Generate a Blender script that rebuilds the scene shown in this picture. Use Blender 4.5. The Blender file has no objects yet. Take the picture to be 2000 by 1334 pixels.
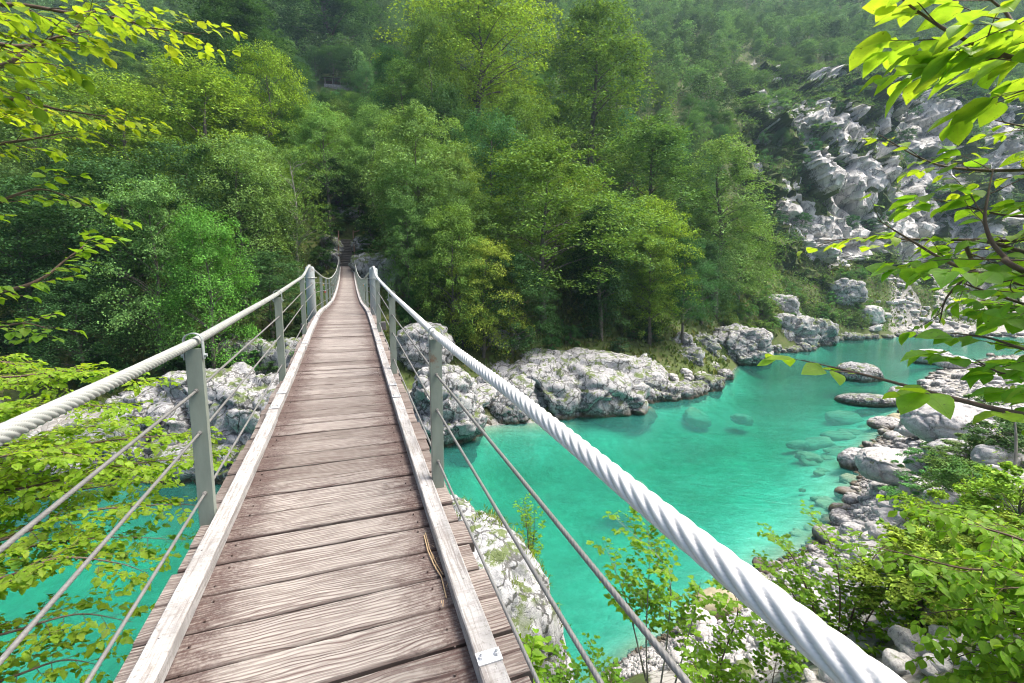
import bpy, math, random
import numpy as np
from mathutils import Vector, Matrix

sc = bpy.context.scene
COL = sc.collection
# ------------------------------------------------------------------ camera
EZ = 10.0                      # eye height above the river surface (water is z = 0)
F, YAW, PIT = 844.24, 0.357, 0.114     # focal length in photo pixels (2000 wide), yaw, pitch
cam = bpy.data.cameras.new('camera'); co = bpy.data.objects.new('camera', cam); COL.objects.link(co)
cam.sensor_width = 36.0; cam.lens = F / 2000 * 36.0
co.location = (0, 0, EZ); co.rotation_euler = (math.pi/2 - PIT, 0, -YAW)
cam.clip_start = 0.05; cam.clip_end = 3000
sc.camera = co
# ------------------------------------------------------------------ light
SUN_EL, SUN_AZ = math.radians(63), math.radians(104)      # azimuth clockwise from +Y (the bridge direction)
w = bpy.data.worlds.new("World"); sc.world = w; w.use_nodes = True
nt = w.node_tree; nt.nodes.clear()
sky = nt.nodes.new('ShaderNodeTexSky'); sky.sky_type = 'NISHITA'; sky.sun_disc = False
sky.sun_elevation = SUN_EL; sky.sun_rotation = SUN_AZ
sky.air_density = 0.8; sky.dust_density = 8.0; sky.ozone_density = 1.0
bg = nt.nodes.new('ShaderNodeBackground'); bg.inputs[1].default_value = 0.15
wo = nt.nodes.new('ShaderNodeOutputWorld')
nt.links.new(sky.outputs[0], bg.inputs[0]); nt.links.new(bg.outputs[0], wo.inputs[0])
sl = bpy.data.lights.new('sun', 'SUN'); sl.energy = 2.7; sl.angle = math.radians(24); sl.color = (1.0, 0.95, 0.87)
so = bpy.data.objects.new('sun', sl); COL.objects.link(so)
sd = Vector((math.sin(SUN_AZ)*math.cos(SUN_EL), math.cos(SUN_AZ)*math.cos(SUN_EL), math.sin(SUN_EL)))
so.rotation_euler = sd.to_track_quat('Z', 'Y').to_euler(); so.location = (0, 0, 60)
sc.view_settings.view_transform = 'Standard'; sc.view_settings.look = 'None'
sc.view_settings.exposure = 1.1; sc.view_settings.gamma = 1.0
sc.render.engine = 'CYCLES'
cy = sc.cycles
cy.max_bounces = 7; cy.diffuse_bounces = 3; cy.glossy_bounces = 3; cy.transmission_bounces = 4
cy.transparent_max_bounces = 12; cy.volume_bounces = 0
cy.use_denoising = True; cy.filter_width = 1.1; cy.caustics_reflective = False; cy.caustics_refractive = False
cy.sample_clamp_indirect = 6

# ------------------------------------------------------------------ numpy noise
def _h(ix, iy, iz, s=0):
    h = (ix.astype(np.int64)*374761393 + iy.astype(np.int64)*668265263 + iz.astype(np.int64)*2147483647 + s*1274126177) & 0xffffffff
    h = ((h ^ (h >> 13)) * 1274126177) & 0xffffffff
    h = ((h ^ (h >> 15)) * 2246822519) & 0xffffffff
    return ((h ^ (h >> 16)) & 0xffffff) / float(0xffffff)
def vn(P, s=0):
    P = np.asarray(P, float); i = np.floor(P).astype(np.int64); f = P - i; f = f*f*(3-2*f)
    r = 0
    for dx in (0, 1):
        for dy in (0, 1):
            for dz in (0, 1):
                wt = (f[:, 0] if dx else 1-f[:, 0])*(f[:, 1] if dy else 1-f[:, 1])*(f[:, 2] if dz else 1-f[:, 2])
                r = r + wt*_h(i[:, 0]+dx, i[:, 1]+dy, i[:, 2]+dz, s)
    return r*2-1
def fbm(P, o=4, s=0, g=.5):
    r = 0; a = 1; n = 0
    for k in range(o):
        r = r + a*vn(P*(2.03**k)+k*17.3, s+k); n += a; a *= g
    return r/n
def worley(P, s=0):
    i = np.floor(P).astype(np.int64)
    f1 = np.full(len(P), 9.); f2 = f1.copy(); cid = np.zeros(len(P))
    for dx in (-1, 0, 1):
        for dy in (-1, 0, 1):
            for dz in (-1, 0, 1):
                c = i + np.array([dx, dy, dz])
                q = np.stack([_h(c[:, 0], c[:, 1], c[:, 2], s+k) for k in (1, 2, 3)], 1) + c
                d = np.sqrt(((q-P)**2).sum(1)); hid = _h(c[:, 0], c[:, 1], c[:, 2], s+7)
                n = d < f1
                f2 = np.where(n, f1, np.minimum(f2, d)); cid = np.where(n, hid, cid); f1 = np.where(n, d, f1)
    return f1, f2, cid
def facets(P, s=0):
    """cells cut by a randomly tilted plane each: broken rock"""
    i = np.floor(P).astype(np.int64); f1 = np.full(len(P), 9.); f2 = f1.copy(); val = np.zeros(len(P))
    for dx in (-1, 0, 1):
        for dy in (-1, 0, 1):
            for dz in (-1, 0, 1):
                c = i + np.array([dx, dy, dz]); h = [_h(c[:, 0], c[:, 1], c[:, 2], s+k) for k in range(1, 8)]
                dl = P-(np.stack(h[:3], 1)+c); d = np.sqrt((dl**2).sum(1))
                v = (dl*(np.stack(h[3:6], 1)*2-1)).sum(1)+(h[6]-.5)*.9
                n = d < f1; f2 = np.where(n, f1, np.minimum(f2, d)); val = np.where(n, v, val); f1 = np.where(n, d, f1)
    return val, f2-f1
def sstep(a, b, x):
    t = np.clip((np.asarray(x, float)-a)/(b-a), 0, 1); return t*t*(3-2*t)

# ------------------------------------------------------------------ view geometry: points of the place surveyed from the photograph
CY_, SY_, CP_, SP_ = math.cos(YAW), math.sin(YAW), math.cos(PIT), math.sin(PIT)
def at(px, py, D):
    u = (px-1000)/F*D; v = -(py-667)/F*D
    Y = D*CP_ + v*SP_; Z = -D*SP_ + v*CP_
    return Vector((u*CY_ + Y*SY_, -u*SY_ + Y*CY_, EZ+Z))
def on_z(px, py, z=0.0):
    p = at(px, py, 1.0); t = (z-EZ)/(p.z-EZ); return Vector((p.x*t, p.y*t, z))
def hor(px, D):                # world x,y for image column px (at the horizon) and ground distance D
    u = (px-1000)/F*D
    return u*CY_ + D*SY_, -u*SY_ + D*CY_
def col_of(X, Y):
    D = X*SY_ + Y*CY_; u = X*CY_ - Y*SY_
    return 1000 + F*u/np.maximum(D, .01), D

# ------------------------------------------------------------------ object helpers
def link(o, parent=None):
    COL.objects.link(o)
    if parent is not None: o.parent = parent
    return o
def tag(o, label=None, cat=None, group=None, kind=None):
    if label: o['label'] = label
    if cat: o['category'] = cat
    if group: o['group'] = group
    if kind: o['kind'] = kind
    return o
def empty(name, loc, label, cat, group=None, rz=0):
    o = bpy.data.objects.new(name, None); o.location = loc; o.rotation_euler = (0, 0, rz); o.empty_display_size = .2
    return tag(link(o), label, cat, group)
class MB:
    """collects faces; build() links them as ONE mesh"""
    def __init__(s): s.v = []; s.f = []; s.uv = None
    def add(s, V, Fc):
        n = len(s.v); s.v.extend([tuple(p) for p in V]); s.f.extend([tuple(i+n for i in f) for f in Fc])
    def box(s, c, d, R=None, bev=0.0):
        hx, hy, hz = d[0]/2, d[1]/2, d[2]/2
        if bev <= 0:
            V = [Vector((x, y, z)) for x in (-hx, hx) for y in (-hy, hy) for z in (-hz, hz)]
            Fc = [(0, 1, 3, 2), (4, 6, 7, 5), (0, 4, 5, 1), (2, 3, 7, 6), (0, 2, 6, 4), (1, 5, 7, 3)]
        else:
            b = bev; V = []
            for z in (-hz, -hz+b, hz-b, hz):
                e = b if abs(z) == hz else 0
                for sx, sy in ((-1, -1), (1, -1), (1, 1), (-1, 1)):
                    if sx*sy > 0: pts = ((sx*(hx-e), sy*(hy-e-b)), (sx*(hx-e-b), sy*(hy-e)))
                    else: pts = ((sx*(hx-e-b), sy*(hy-e)), (sx*(hx-e), sy*(hy-e-b)))
                    for x, y in pts: V.append(Vector((x, y, z)))
            # reorder corner pairs so that every ring runs counter clockwise
            Vn = []
            for k in range(4):
                r = V[k*8:(k+1)*8]; r.sort(key=lambda p: math.atan2(p.y, p.x)); Vn += r
            V = Vn; Fc = [tuple(range(7, -1, -1)), tuple(range(24, 32))]
            for k in range(3):
                for j in range(8):
                    a = k*8+j; b2 = k*8+(j+1) % 8; Fc.append((a, b2, b2+8, a+8))
        if R is not None: V = [R @ p for p in V]
        c = Vector(c); s.add([p+c for p in V], Fc)
    def tube(s, pts, rad, n=8, prof=None, caps=True):
        pts = [Vector(p) for p in pts]
        if not hasattr(rad, '__len__'): rad = [rad]*len(pts)
        up = None; n0 = len(s.v); k = len(pts)
        for i, p in enumerate(pts):
            t = (pts[min(i+1, k-1)]-pts[max(i-1, 0)]).normalized()
            if up is None:
                up = Vector((0, 0, 1)) if abs(t.z) < .9 else Vector((1, 0, 0))
            a = t.cross(up).normalized(); up = a.cross(t).normalized()
            for j in range(n):
                ph = 2*math.pi*j/n; r = rad[i]*(prof(i, ph) if prof else 1)
                s.v.append(tuple(p + a*(math.cos(ph)*r) + up*(math.sin(ph)*r)))
        for i in range(k-1):
            for j in range(n):
                a = n0+i*n+j; b = n0+i*n+(j+1) % n; s.f.append((a, b, b+n, a+n))
        if caps:
            s.f.append(tuple(range(n0+n-1, n0-1, -1))); s.f.append(tuple(range(n0+(k-1)*n, n0+k*n)))
    def build(s, name, mat, parent=None, smooth=False, loc=None):
        me = bpy.data.meshes.new(name); me.from_pydata(s.v, [], s.f); me.materials.append(mat)
        if smooth: me.polygons.foreach_set('use_smooth', [True]*len(me.polygons))
        me.update(); o = bpy.data.objects.new(name, me)
        if loc is not None: o.location = loc
        return link(o, parent)
def np_mesh(name, V, Q, mat, smooth=False, uv=None, attrs=None):
    """V (n,3), Q (m,k) indices"""
    me = bpy.data.meshes.new(name); k = Q.shape[1]
    me.vertices.add(len(V)); me.vertices.foreach_set('co', np.ascontiguousarray(V, np.float32).ravel())
    me.loops.add(Q.size); me.loops.foreach_set('vertex_index', np.ascontiguousarray(Q, np.int32).ravel())
    me.polygons.add(len(Q)); me.polygons.foreach_set('loop_start', np.arange(0, Q.size, k, dtype=np.int32))
    me.polygons.foreach_set('loop_total', np.full(len(Q), k, np.int32))
    if smooth: me.polygons.foreach_set('use_smooth', np.ones(len(Q), bool))
    if uv is not None:
        l = me.uv_layers.new(name='UVMap'); l.data.foreach_set('uv', np.ascontiguousarray(uv[Q.ravel()], np.float32).ravel())
    if attrs:
        for n, a in attrs.items():
            at_ = me.attributes.new(n, 'FLOAT', 'POINT'); at_.data.foreach_set('value', np.ascontiguousarray(a, np.float32))
    me.materials.append(mat); me.update(calc_edges=True)
    return me

# ------------------------------------------------------------------ materials
def newmat(name):
    m = bpy.data.materials.new(name); m.use_nodes = True; t = m.node_tree; t.nodes.clear()
    return m, t
class NT:
    def __init__(s, t): s.t = t
    def n(s, ty, **kw):
        nd = s.t.nodes.new(ty)
        for k, v in kw.items():
            if k.startswith('i_'): nd.inputs[k[2:].replace('_', ' ')].default_value = v
            else: setattr(nd, k, v)
        return nd
    def l(s, a, b): s.t.links.new(a, b)
    def val(s, sock, v):
        if hasattr(v, 'links') or hasattr(v, 'is_output') : s.l(v, sock)
        else: sock.default_value = v
    def math(s, op, a, b=None, c=None, clamp=False):
        nd = s.n('ShaderNodeMath', operation=op, use_clamp=clamp); s.val(nd.inputs[0], a)
        if b is not None: s.val(nd.inputs[1], b)
        if c is not None: s.val(nd.inputs[2], c)
        return nd.outputs[0]
    def mix(s, f, a, b, bt='MIX'):
        nd = s.n('ShaderNodeMix', data_type='RGBA', blend_type=bt); s.val(nd.inputs[0], f)
        for i, c in ((6, a), (7, b)):
            if isinstance(c, tuple): nd.inputs[i].default_value = (c[0], c[1], c[2], 1)
            else: s.l(c, nd.inputs[i])
        return nd.outputs[2]
    def noise(s, vec, scale, detail=4, rough=.55, dist=0.0, out='Fac'):
        nd = s.n('ShaderNodeTexNoise'); nd.inputs['Scale'].default_value = scale; nd.inputs['Detail'].default_value = detail
        nd.inputs['Roughness'].default_value = rough; nd.inputs['Distortion'].default_value = dist
        if vec is not None: s.l(vec, nd.inputs['Vector'])
        return nd.outputs[out]
    def voro(s, vec, scale, feat='DISTANCE_TO_EDGE', out='Distance', rnd=1.0):
        nd = s.n('ShaderNodeTexVoronoi', feature=feat); nd.inputs['Scale'].default_value = scale
        nd.inputs['Randomness'].default_value = rnd
        if vec is not None: s.l(vec, nd.inputs['Vector'])
        return nd.outputs[out]
    def ramp(s, f, stops):
        nd = s.n('ShaderNodeValToRGB'); e = nd.color_ramp.elements
        while len(e) < len(stops): e.new(.5)
        for i, (p, c) in enumerate(stops):
            e[i].position = p; e[i].color = (c, c, c, 1) if not isinstance(c, tuple) else (*c, 1)
        s.l(f, nd.inputs[0]); return nd.outputs[0]
    def mapv(s, vec, scale=(1, 1, 1), loc=(0, 0, 0), rot=(0, 0, 0)):
        nd = s.n('ShaderNodeMapping'); nd.inputs['Scale'].default_value = scale; nd.inputs['Location'].default_value = loc
        nd.inputs['Rotation'].default_value = rot; s.l(vec, nd.inputs[0]); return nd.outputs[0]
    def bump(s, h, st=.5, dist=.02, nrm=None):
        nd = s.n('ShaderNodeBump'); nd.inputs['Strength'].default_value = st; nd.inputs['Distance'].default_value = dist
        s.l(h, nd.inputs['Height'])
        if nrm is not None: s.l(nrm, nd.inputs['Normal'])
        return nd.outputs[0]
    def pbsdf(s, col, rough=.6, metal=0.0, nrm=None, spec=.5):
        nd = s.n('ShaderNodeBsdfPrincipled')
        if isinstance(col, tuple): nd.inputs['Base Color'].default_value = (*col, 1)
        else: s.l(col, nd.inputs['Base Color'])
        s.val(nd.inputs['Roughness'], rough); nd.inputs['Metallic'].default_value = metal
        nd.inputs['Specular IOR Level'].default_value = spec
        if nrm is not None: s.l(nrm, nd.inputs['Normal'])
        return nd.outputs[0]
    def out(s, sh, vol=None):
        o = s.n('ShaderNodeOutputMaterial')
        if sh is not None: s.l(sh, o.inputs[0])
        if vol is not None: s.l(vol, o.inputs[1])

def foliage_mat(name, base, trans=.35, var=.35, tint=True, warm=(.30, .30, .03), warm_amt=.25, rough=.5, veins=False, spec=.35, tone=False):
    """leaf: diffuse + translucent + a weak gloss, colour varied per leaf and per plant (object colour)"""
    m, t = newmat(name); g = NT(t)
    geo = g.n('ShaderNodeNewGeometry'); rnd = geo.outputs['Random Per Island']
    c = g.mix(g.math('MULTIPLY', g.math('POWER', rnd, 3.0), warm_amt), base, warm)
    v = g.math('ADD', g.math('MULTIPLY', g.math('FRACT', g.math('MULTIPLY', rnd, 37.0)), var), 1-var/2)
    hs = g.n('ShaderNodeHueSaturation'); g.l(c, hs.inputs['Color']); g.l(v, hs.inputs['Value']); c = hs.outputs[0]
    if tone:
        c = g.mix(1.0, c, g.n('ShaderNodeAttribute', attribute_name='tone').outputs['Color'], 'MULTIPLY')
    if tint:
        oi = g.n('ShaderNodeObjectInfo'); c = g.mix(1.0, c, oi.outputs['Color'], 'MULTIPLY')
    nrm = None
    if veins:
        uv = g.n('ShaderNodeUVMap'); sep = g.n('ShaderNodeSeparateXYZ'); g.l(uv.outputs[0], sep.inputs[0])
        a = g.math('ABSOLUTE', sep.outputs[0])
        ph = g.math('SUBTRACT', g.math('MULTIPLY', sep.outputs[1], 9.0), g.math('MULTIPLY', a, 3.5))
        vv = g.math('ABSOLUTE', g.math('SUBTRACT', g.math('FRACT', ph), .5))
        side = g.ramp(vv, [(0.0, 1.0), (.1, 0.0)])
        mid = g.ramp(a, [(0.0, 1.0), (.05, 0.0)])
        ve = g.math('MAXIMUM', g.math('MULTIPLY', side, .6), mid)
        c = g.mix(g.math('MULTIPLY', ve, .35), c, (.36, .42, .08))
        nrm = g.bump(g.math('SUBTRACT', 1.0, ve), .5, .0015)
        bl = g.noise(geo.outputs['Position'], 75, 3, .6); c = g.mix(g.ramp(bl, [(.66, 0.0), (.70, .7)]), c, (.10, .06, .02))
        mt = g.noise(geo.outputs['Position'], 24, 3, .6); c = g.mix(g.ramp(mt, [(.4, .35), (.65, 0.0)]), c, (.07, .16, .02))
    d = g.n('ShaderNodeBsdfPrincipled'); g.l(c, d.inputs['Base Color']); d.inputs['Roughness'].default_value = rough
    d.inputs['Specular IOR Level'].default_value = spec
    if nrm is not None: g.l(nrm, d.inputs['Normal'])
    tr = g.n('ShaderNodeBsdfTranslucent'); tc = g.mix(1.0, c, (1.25, 1.15, .5), 'MULTIPLY'); g.l(tc, tr.inputs[0])
    mx = g.n('ShaderNodeMixShader'); mx.inputs[0].default_value = trans
    g.l(d.outputs[0], mx.inputs[1]); g.l(tr.outputs[0], mx.inputs[2]); g.out(mx.outputs[0])
    return m
M = {}
M['leaf_distant'] = foliage_mat('leaf_distant', (.118, .215, .078), .28, .7, warm_amt=.12, rough=.75, spec=.12, tone=True)
M['leaf_far'] = foliage_mat('leaf_far', (.124, .228, .068), .28, 1.0, warm_amt=.12, rough=.75, spec=.12)
M['leaf_near'] = foliage_mat('leaf_near', (.19, .34, .035), .58, .35, warm=(.36, .36, .04), warm_amt=.3, veins=True)
M['leaf_shrub'] = foliage_mat('leaf_shrub', (.11, .20, .035), .38, .45)

def bark_mat(name, c1, c2):
    m, t = newmat(name); g = NT(t); tc = g.n('ShaderNodeTexCoord').outputs['Object']
    f = g.noise(g.mapv(tc, (1, 1, .25)), 9, 5, .6); c = g.mix(g.ramp(f, [(.35, 0.0), (.65, 1.0)]), c1, c2)
    g.out(g.pbsdf(c, .85, nrm=g.bump(f, .5, .03))); return m
M['bark'] = bark_mat('bark', (.06, .05, .04), (.16, .145, .12))
M['bark_pale'] = bark_mat('bark_pale', (.16, .15, .13), (.36, .34, .30))
M['twig'] = bark_mat('twig', (.07, .045, .03), (.15, .10, .07))

def rock_mat(name, light=(.41, .41, .41), dark=(.20, .21, .225), moss=.35, scale=1.0, wet=True, black=.5, cracks=.85):
    m, t = newmat(name); g = NT(t)
    geo = g.n('ShaderNodeNewGeometry'); P = geo.outputs['Position']
    P = g.mapv(P, (scale,)*3)
    big = g.noise(P, .9, 5, .6, .4); fine = g.noise(P, 7, 6, .7); grit = g.noise(P, 34, 4, .7)
    f = g.math('ADD', g.math('MULTIPLY', big, .55), g.math('MULTIPLY', fine, .45))
    c = g.mix(g.ramp(f, [(.36, 0.0), (.56, 1.0)]), dark, light)
    c = g.mix(g.ramp(grit, [(.38, .45), (.52, 0.0)]), c, (.16, .16, .165))
    # dark crack lines
    wv = g.n('ShaderNodeVectorMath', operation='ADD'); g.l(P, wv.inputs[0])
    nz = g.n('ShaderNodeTexNoise'); nz.inputs['Scale'].default_value = 1.6; nz.inputs['Detail'].default_value = 4; g.l(P, nz.inputs['Vector'])
    sm = g.n('ShaderNodeVectorMath', operation='SCALE'); g.l(nz.outputs['Color'], sm.inputs[0]); sm.inputs['Scale'].default_value = .9
    g.l(sm.outputs[0], wv.inputs[1])
    ck = g.voro(wv.outputs[0], .75); crack = g.ramp(ck, [(0.0, 1.0), (.020, .9), (.05, 0.0)])
    ck2 = g.voro(wv.outputs[0], 2.3); crack2 = g.ramp(ck2, [(0.0, 1.0), (.02, .8), (.06, 0.0)])
    cr = g.math('MAXIMUM', crack, g.math('MULTIPLY', crack2, g.ramp(big, [(.45, 0.0), (.6, .8)])))
    c = g.mix(g.math('MULTIPLY', cr, cracks), c, (.05, .05, .045))
    # black lichen streaks
    lich = g.noise(g.mapv(P, (1.5, 1.5, .8)), 3.2, 7, .78)
    lz = g.noise(P, .55, 3, .5)
    sz = g.n('ShaderNodeSeparateXYZ'); g.l(geo.outputs['Position'], sz.inputs[0]); low = g.ramp(g.math('MULTIPLY', sz.outputs[2], .35), [(.1, .085), (.8, 0.0)])
    lm = g.math('MULTIPLY', g.ramp(g.math('ADD', lich, low), [(.54, 0.0), (.59, 1.0)]), g.ramp(g.math('ADD', lz, low), [(.40, .2), (.56, 1.0)]))
    c = g.mix(g.math('MULTIPLY', lm, min(1, black*1.5)), c, (.035, .035, .035))
    # moss and grass on ledges
    sx = g.n('ShaderNodeSeparateXYZ'); g.l(geo.outputs['Normal'], sx.inputs[0])
    mn = g.noise(P, 1.3, 5, .7)
    mm = g.math('MULTIPLY', g.ramp(mn, [(.60-moss*.22, 0.0), (.66-moss*.22, 1.0)]), g.ramp(sx.outputs[2], [(.25, 0.0), (.65, 1.0)]))
    mc = g.mix(g.noise(P, 14, 3, .6), (.05, .09, .015), (.13, .17, .035))
    c = g.mix(g.math('MULTIPLY', mm, .9), c, mc)
    ro = .8
    if wet:
        sp = g.n('ShaderNodeSeparateXYZ'); g.l(geo.outputs['Position'], sp.inputs[0])
        zz = g.math('ADD', sp.outputs[2], g.math('MULTIPLY', g.math('SUBTRACT', fine, .5), -.7))
        wm = g.ramp(g.math('MULTIPLY', zz, 1.0), [(.12, .88), (.50, 0.0)])
        c = g.mix(wm, c, (.07, .055, .03))
    h = g.math('ADD', g.math('MULTIPLY', fine, .6), g.math('ADD', g.math('MULTIPLY', grit, .25), g.math('MULTIPLY', cr, -.5*cracks)))
    g.out(g.pbsdf(c, ro, nrm=g.bump(h, .7, .09/scale), spec=.3)); return m
M['rock'] = rock_mat('limestone')
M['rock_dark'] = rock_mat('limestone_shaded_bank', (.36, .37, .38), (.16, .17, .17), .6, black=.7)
M['boulder'] = rock_mat('limestone_boulder', (.52, .51, .50), (.33, .32, .31), .05, 1.4, black=.4, cracks=.12)
M['rock_near'] = rock_mat('limestone_near', (.46, .47, .48), (.26, .27, .29), .42, 2.2, black=.4)

def submerged_mat():
    m, t = newmat('stone_under_water'); g = NT(t); P = g.n('ShaderNodeNewGeometry').outputs['Position']
    f = g.noise(P, 2.5, 5, .6)
    g.out(g.pbsdf(g.mix(f, (.18, .165, .10), (.34, .31, .20)), .8, nrm=g.bump(f, .5, .05))); return m
M['stone_wet'] = submerged_mat()

def metal_mat(name, col, rough, metal=.0, streak=.25, rust=0.0, groove=0.0):
    m, t = newmat(name); g = NT(t); tc = g.n('ShaderNodeTexCoord').outputs['Object']
    f = g.noise(g.mapv(tc, (1, 1, .3)), 14, 5, .65); c = g.mix(g.math('MULTIPLY', g.ramp(f, [(.4, 0.0), (.75, 1.0)]), streak), col, tuple(x*.45 for x in col))
    if rust:
        r = g.noise(tc, 5, 6, .7); c = g.mix(g.ramp(r, [(.60, 0.0), (.68, rust)]), c, (.16, .07, .03))
    if groove:
        ga = g.n('ShaderNodeAttribute', attribute_name='groove'); c = g.mix(g.math('MULTIPLY', ga.outputs['Fac'], groove), c, (.10, .09, .075))
    sp = g.noise(tc, 120, 2, .5)
    g.out(g.pbsdf(c, rough, metal, g.bump(sp, .15, .002))); return m
M['post'] = metal_mat('painted_steel', (.21, .245, .21), .42, 0, .45, .8)
M['pylon'] = metal_mat('painted_pylon', (.32, .36, .36), .4, 0, .25, .9)
M['galv'] = metal_mat('galvanised_plate', (.66, .68, .70), .4, .3, .3)
M['cable_white'] = metal_mat('white_cable', (.66, .665, .66), .55, 0, .35, groove=.28)
M['cable_silver'] = metal_mat('silver_cable', (.40, .42, .40), .45, .2, .45, groove=.7)
M['cable_thin'] = metal_mat('thin_cable', (.21, .21, .205), .5, .3, .5)
M['steel_dark'] = metal_mat('dark_steel', (.10, .095, .10), .6, 0, .4, 1.0)

def deck_mat():
    m, t = newmat('weathered_plank'); g = NT(t)
    geo = g.n('ShaderNodeNewGeometry'); P = geo.outputs['Position']; rnd = geo.outputs['Random Per Island']
    off = g.n('ShaderNodeCombineXYZ'); g.l(g.math('MULTIPLY', rnd, 50.0), off.inputs[0]); g.l(g.math('MULTIPLY', rnd, 31.0), off.inputs[1])
    ad = g.n('ShaderNodeVectorMath', operation='ADD'); g.l(P, ad.inputs[0]); g.l(off.outputs[0], ad.inputs[1]); V = ad.outputs[0]
    # bend the grain a little
    bn = g.noise(g.mapv(V, (1.0, 3.0, 1.0)), 1.6, 2, .5)
    bo = g.n('ShaderNodeCombineXYZ'); g.l(g.math('MULTIPLY', g.math('SUBTRACT', bn, .5), .07), bo.inputs[1])
    ad2 = g.n('ShaderNodeVectorMath', operation='ADD'); g.l(V, ad2.inputs[0]); g.l(bo.outputs[0], ad2.inputs[1]); V2 = ad2.outputs[0]
    g1 = g.noise(g.mapv(V2, (3.4, 105, 4)), 1.0, 4, .65)          # fine open grooves
    g2 = g.noise(g.mapv(V2, (9, 300, 8)), 1.0, 3, .6)             # fine grain
    gap = g.noise(g.mapv(V2, (1.1, 34, 2)), 1.0, 3, .6)
    gd = g.ramp(g.noise(V, 2.2, 3, .5), [(.32, .45), (.55, 1.0)]); groove = g.math('MULTIPLY', g.ramp(g1, [(.43, 1.0), (.49, 0.0)]), gd)
    sy = g.n('ShaderNodeSeparateXYZ'); g.l(V2, sy.inputs[0]); wn = g.noise(g.mapv(V2, (1.4, 5.0, 1)), 1.0, 3, .6)
    ph = g.math('ADD', g.math('MULTIPLY', sy.outputs[1], 52.0), g.math('MULTIPLY', wn, 5.0)); tri = g.math('MULTIPLY', g.math('ABSOLUTE', g.math('SUBTRACT', g.math('FRACT', ph), .5)), 2.0)
    lm_ = g.ramp(g.noise(g.mapv(V2, (2.2, 14, 1)), 1.0, 3, .6), [(.34, .35), (.56, 1.0)]); line = g.math('MULTIPLY', g.ramp(tri, [(0.0, 1.0), (.18, .9), (.52, 0.0)]), lm_)
    groove = g.math('MAXIMUM', g.math('MULTIPLY', groove, .65), line)
    deep = g.ramp(gap, [(.315, 1.0), (.345, 0.0)])
    blot = g.noise(V, 3.2, 5, .65)
    tone = g.math('ADD', g.math('MULTIPLY', rnd, .6), g.math('MULTIPLY', blot, .6))
    c = g.mix(g.ramp(tone, [(.25, 0.0), (.75, 1.0)]), (.175, .158, .142), (.365, .340, .312))
    c = g.mix(g.math('MULTIPLY', g2, .45), c, (.19, .16, .14))
    c = g.mix(g.math('MULTIPLY', groove, .88), c, (.075, .045, .042))
    c = g.mix(g.math('MULTIPLY', deep, .9), c, (.05, .032, .03))
    # dirt and damp kept along the kerb beams
    sp = g.n('ShaderNodeSeparateXYZ'); g.l(P, sp.inputs[0])
    ax = g.math('ABSOLUTE', g.math('ADD', sp.outputs[0], .171))
    dn = g.noise(g.mapv(P, (4, 9, 1)), 1.6, 6, .75)
    dm = g.ramp(g.math('ADD', ax, g.math('MULTIPLY', g.math('SUBTRACT', dn, .5), .8)), [(.32, 0.0), (.52, 1.0)])
    fi = g.noise(P, 60, 4, .7)
    inb = g.ramp(ax, [(.60, 1.0), (.62, .35)])
    c = g.mix(g.math('MULTIPLY', g.math('MULTIPLY', dm, g.ramp(fi, [(.40, 1.0), (.65, .5)])), g.math('MULTIPLY', inb, .9)), c, (.070, .042, .038))
    ed = g.n('ShaderNodeAttribute', attribute_name='edge'); c = g.mix(g.math('MULTIPLY', g.math('POWER', ed.outputs['Fac'], .6), g.math('ADD', .35, g.math('MULTIPLY', rnd, .5))), c, (.05, .034, .03))  # plank edges: dirt plus seam shade painted into the colour
    h = g.math('SUBTRACT', g.math('MULTIPLY', g2, .3), g.math('ADD', groove, deep))
    g.out(g.pbsdf(c, .8, nrm=g.bump(h, .8, .004), spec=.25)); return m
M['plank'] = deck_mat()
def kerb_mat():
    m, t = newmat('grey_timber'); g = NT(t); P = g.n('ShaderNodeNewGeometry').outputs['Position']
    a = g.noise(g.mapv(P, (70, 1.5, 70)), 1, 4, .6); b = g.noise(P, 3.5, 6, .7); d = g.noise(P, 55, 4, .7)
    saw = g.noise(g.mapv(P, (3, 110, 3), rot=(0, 0, .35)), 1, 2, .5)
    c = g.mix(g.ramp(b, [(.35, 0.0), (.65, 1.0)]), (.265, .262, .257), (.455, .45, .443))
    c = g.mix(g.ramp(a, [(.36, .75), (.50, 0.0)]), c, (.19, .17, .16))
    c = g.mix(g.ramp(saw, [(.38, .3), (.46, 0.0)]), c, (.2, .18, .17))
    c = g.mix(g.ramp(d, [(.34, .6), (.44, 0.0)]), c, (.14, .13, .12))
    big = g.noise(P, 7, 5, .7); c = g.mix(g.ramp(big, [(.60, 0.0), (.70, .55)]), c, (.17, .15, .12))
    g.out(g.pbsdf(c, .85, nrm=g.bump(g.math('ADD', a, g.math('MULTIPLY', d, .6)), .6, .004), spec=.2)); return m
M['kerb'] = kerb_mat()
def flat_mat(name, col, rough=.8, amt=.4, scale=6):
    m, t = newmat(name); g = NT(t); tc = g.n('ShaderNodeTexCoord').outputs['Object']
    f = g.noise(tc, scale, 5, .65); c = g.mix(f, tuple(x*(1-amt) for x in col), tuple(min(1, x*(1+amt)) for x in col))
    g.out(g.pbsdf(c, rough, nrm=g.bump(f, .4, .02))); return m
M['wood_brown'] = flat_mat('brown_wood', (.13, .075, .045))
M['wood_old'] = flat_mat('old_wood', (.22, .19, .16))
M['stone_step'] = flat_mat('step_stone', (.12, .115, .105), .9, .7, 2.5)
M['wall_stone'] = flat_mat('wall_stone', (.26, .25, .25), .9, .6, 3)
M['lock_red'] = flat_mat('red_enamel', (.35, .02, .02), .4); M['lock_teal'] = flat_mat('teal_enamel', (.01, .22, .25), .4)
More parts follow.
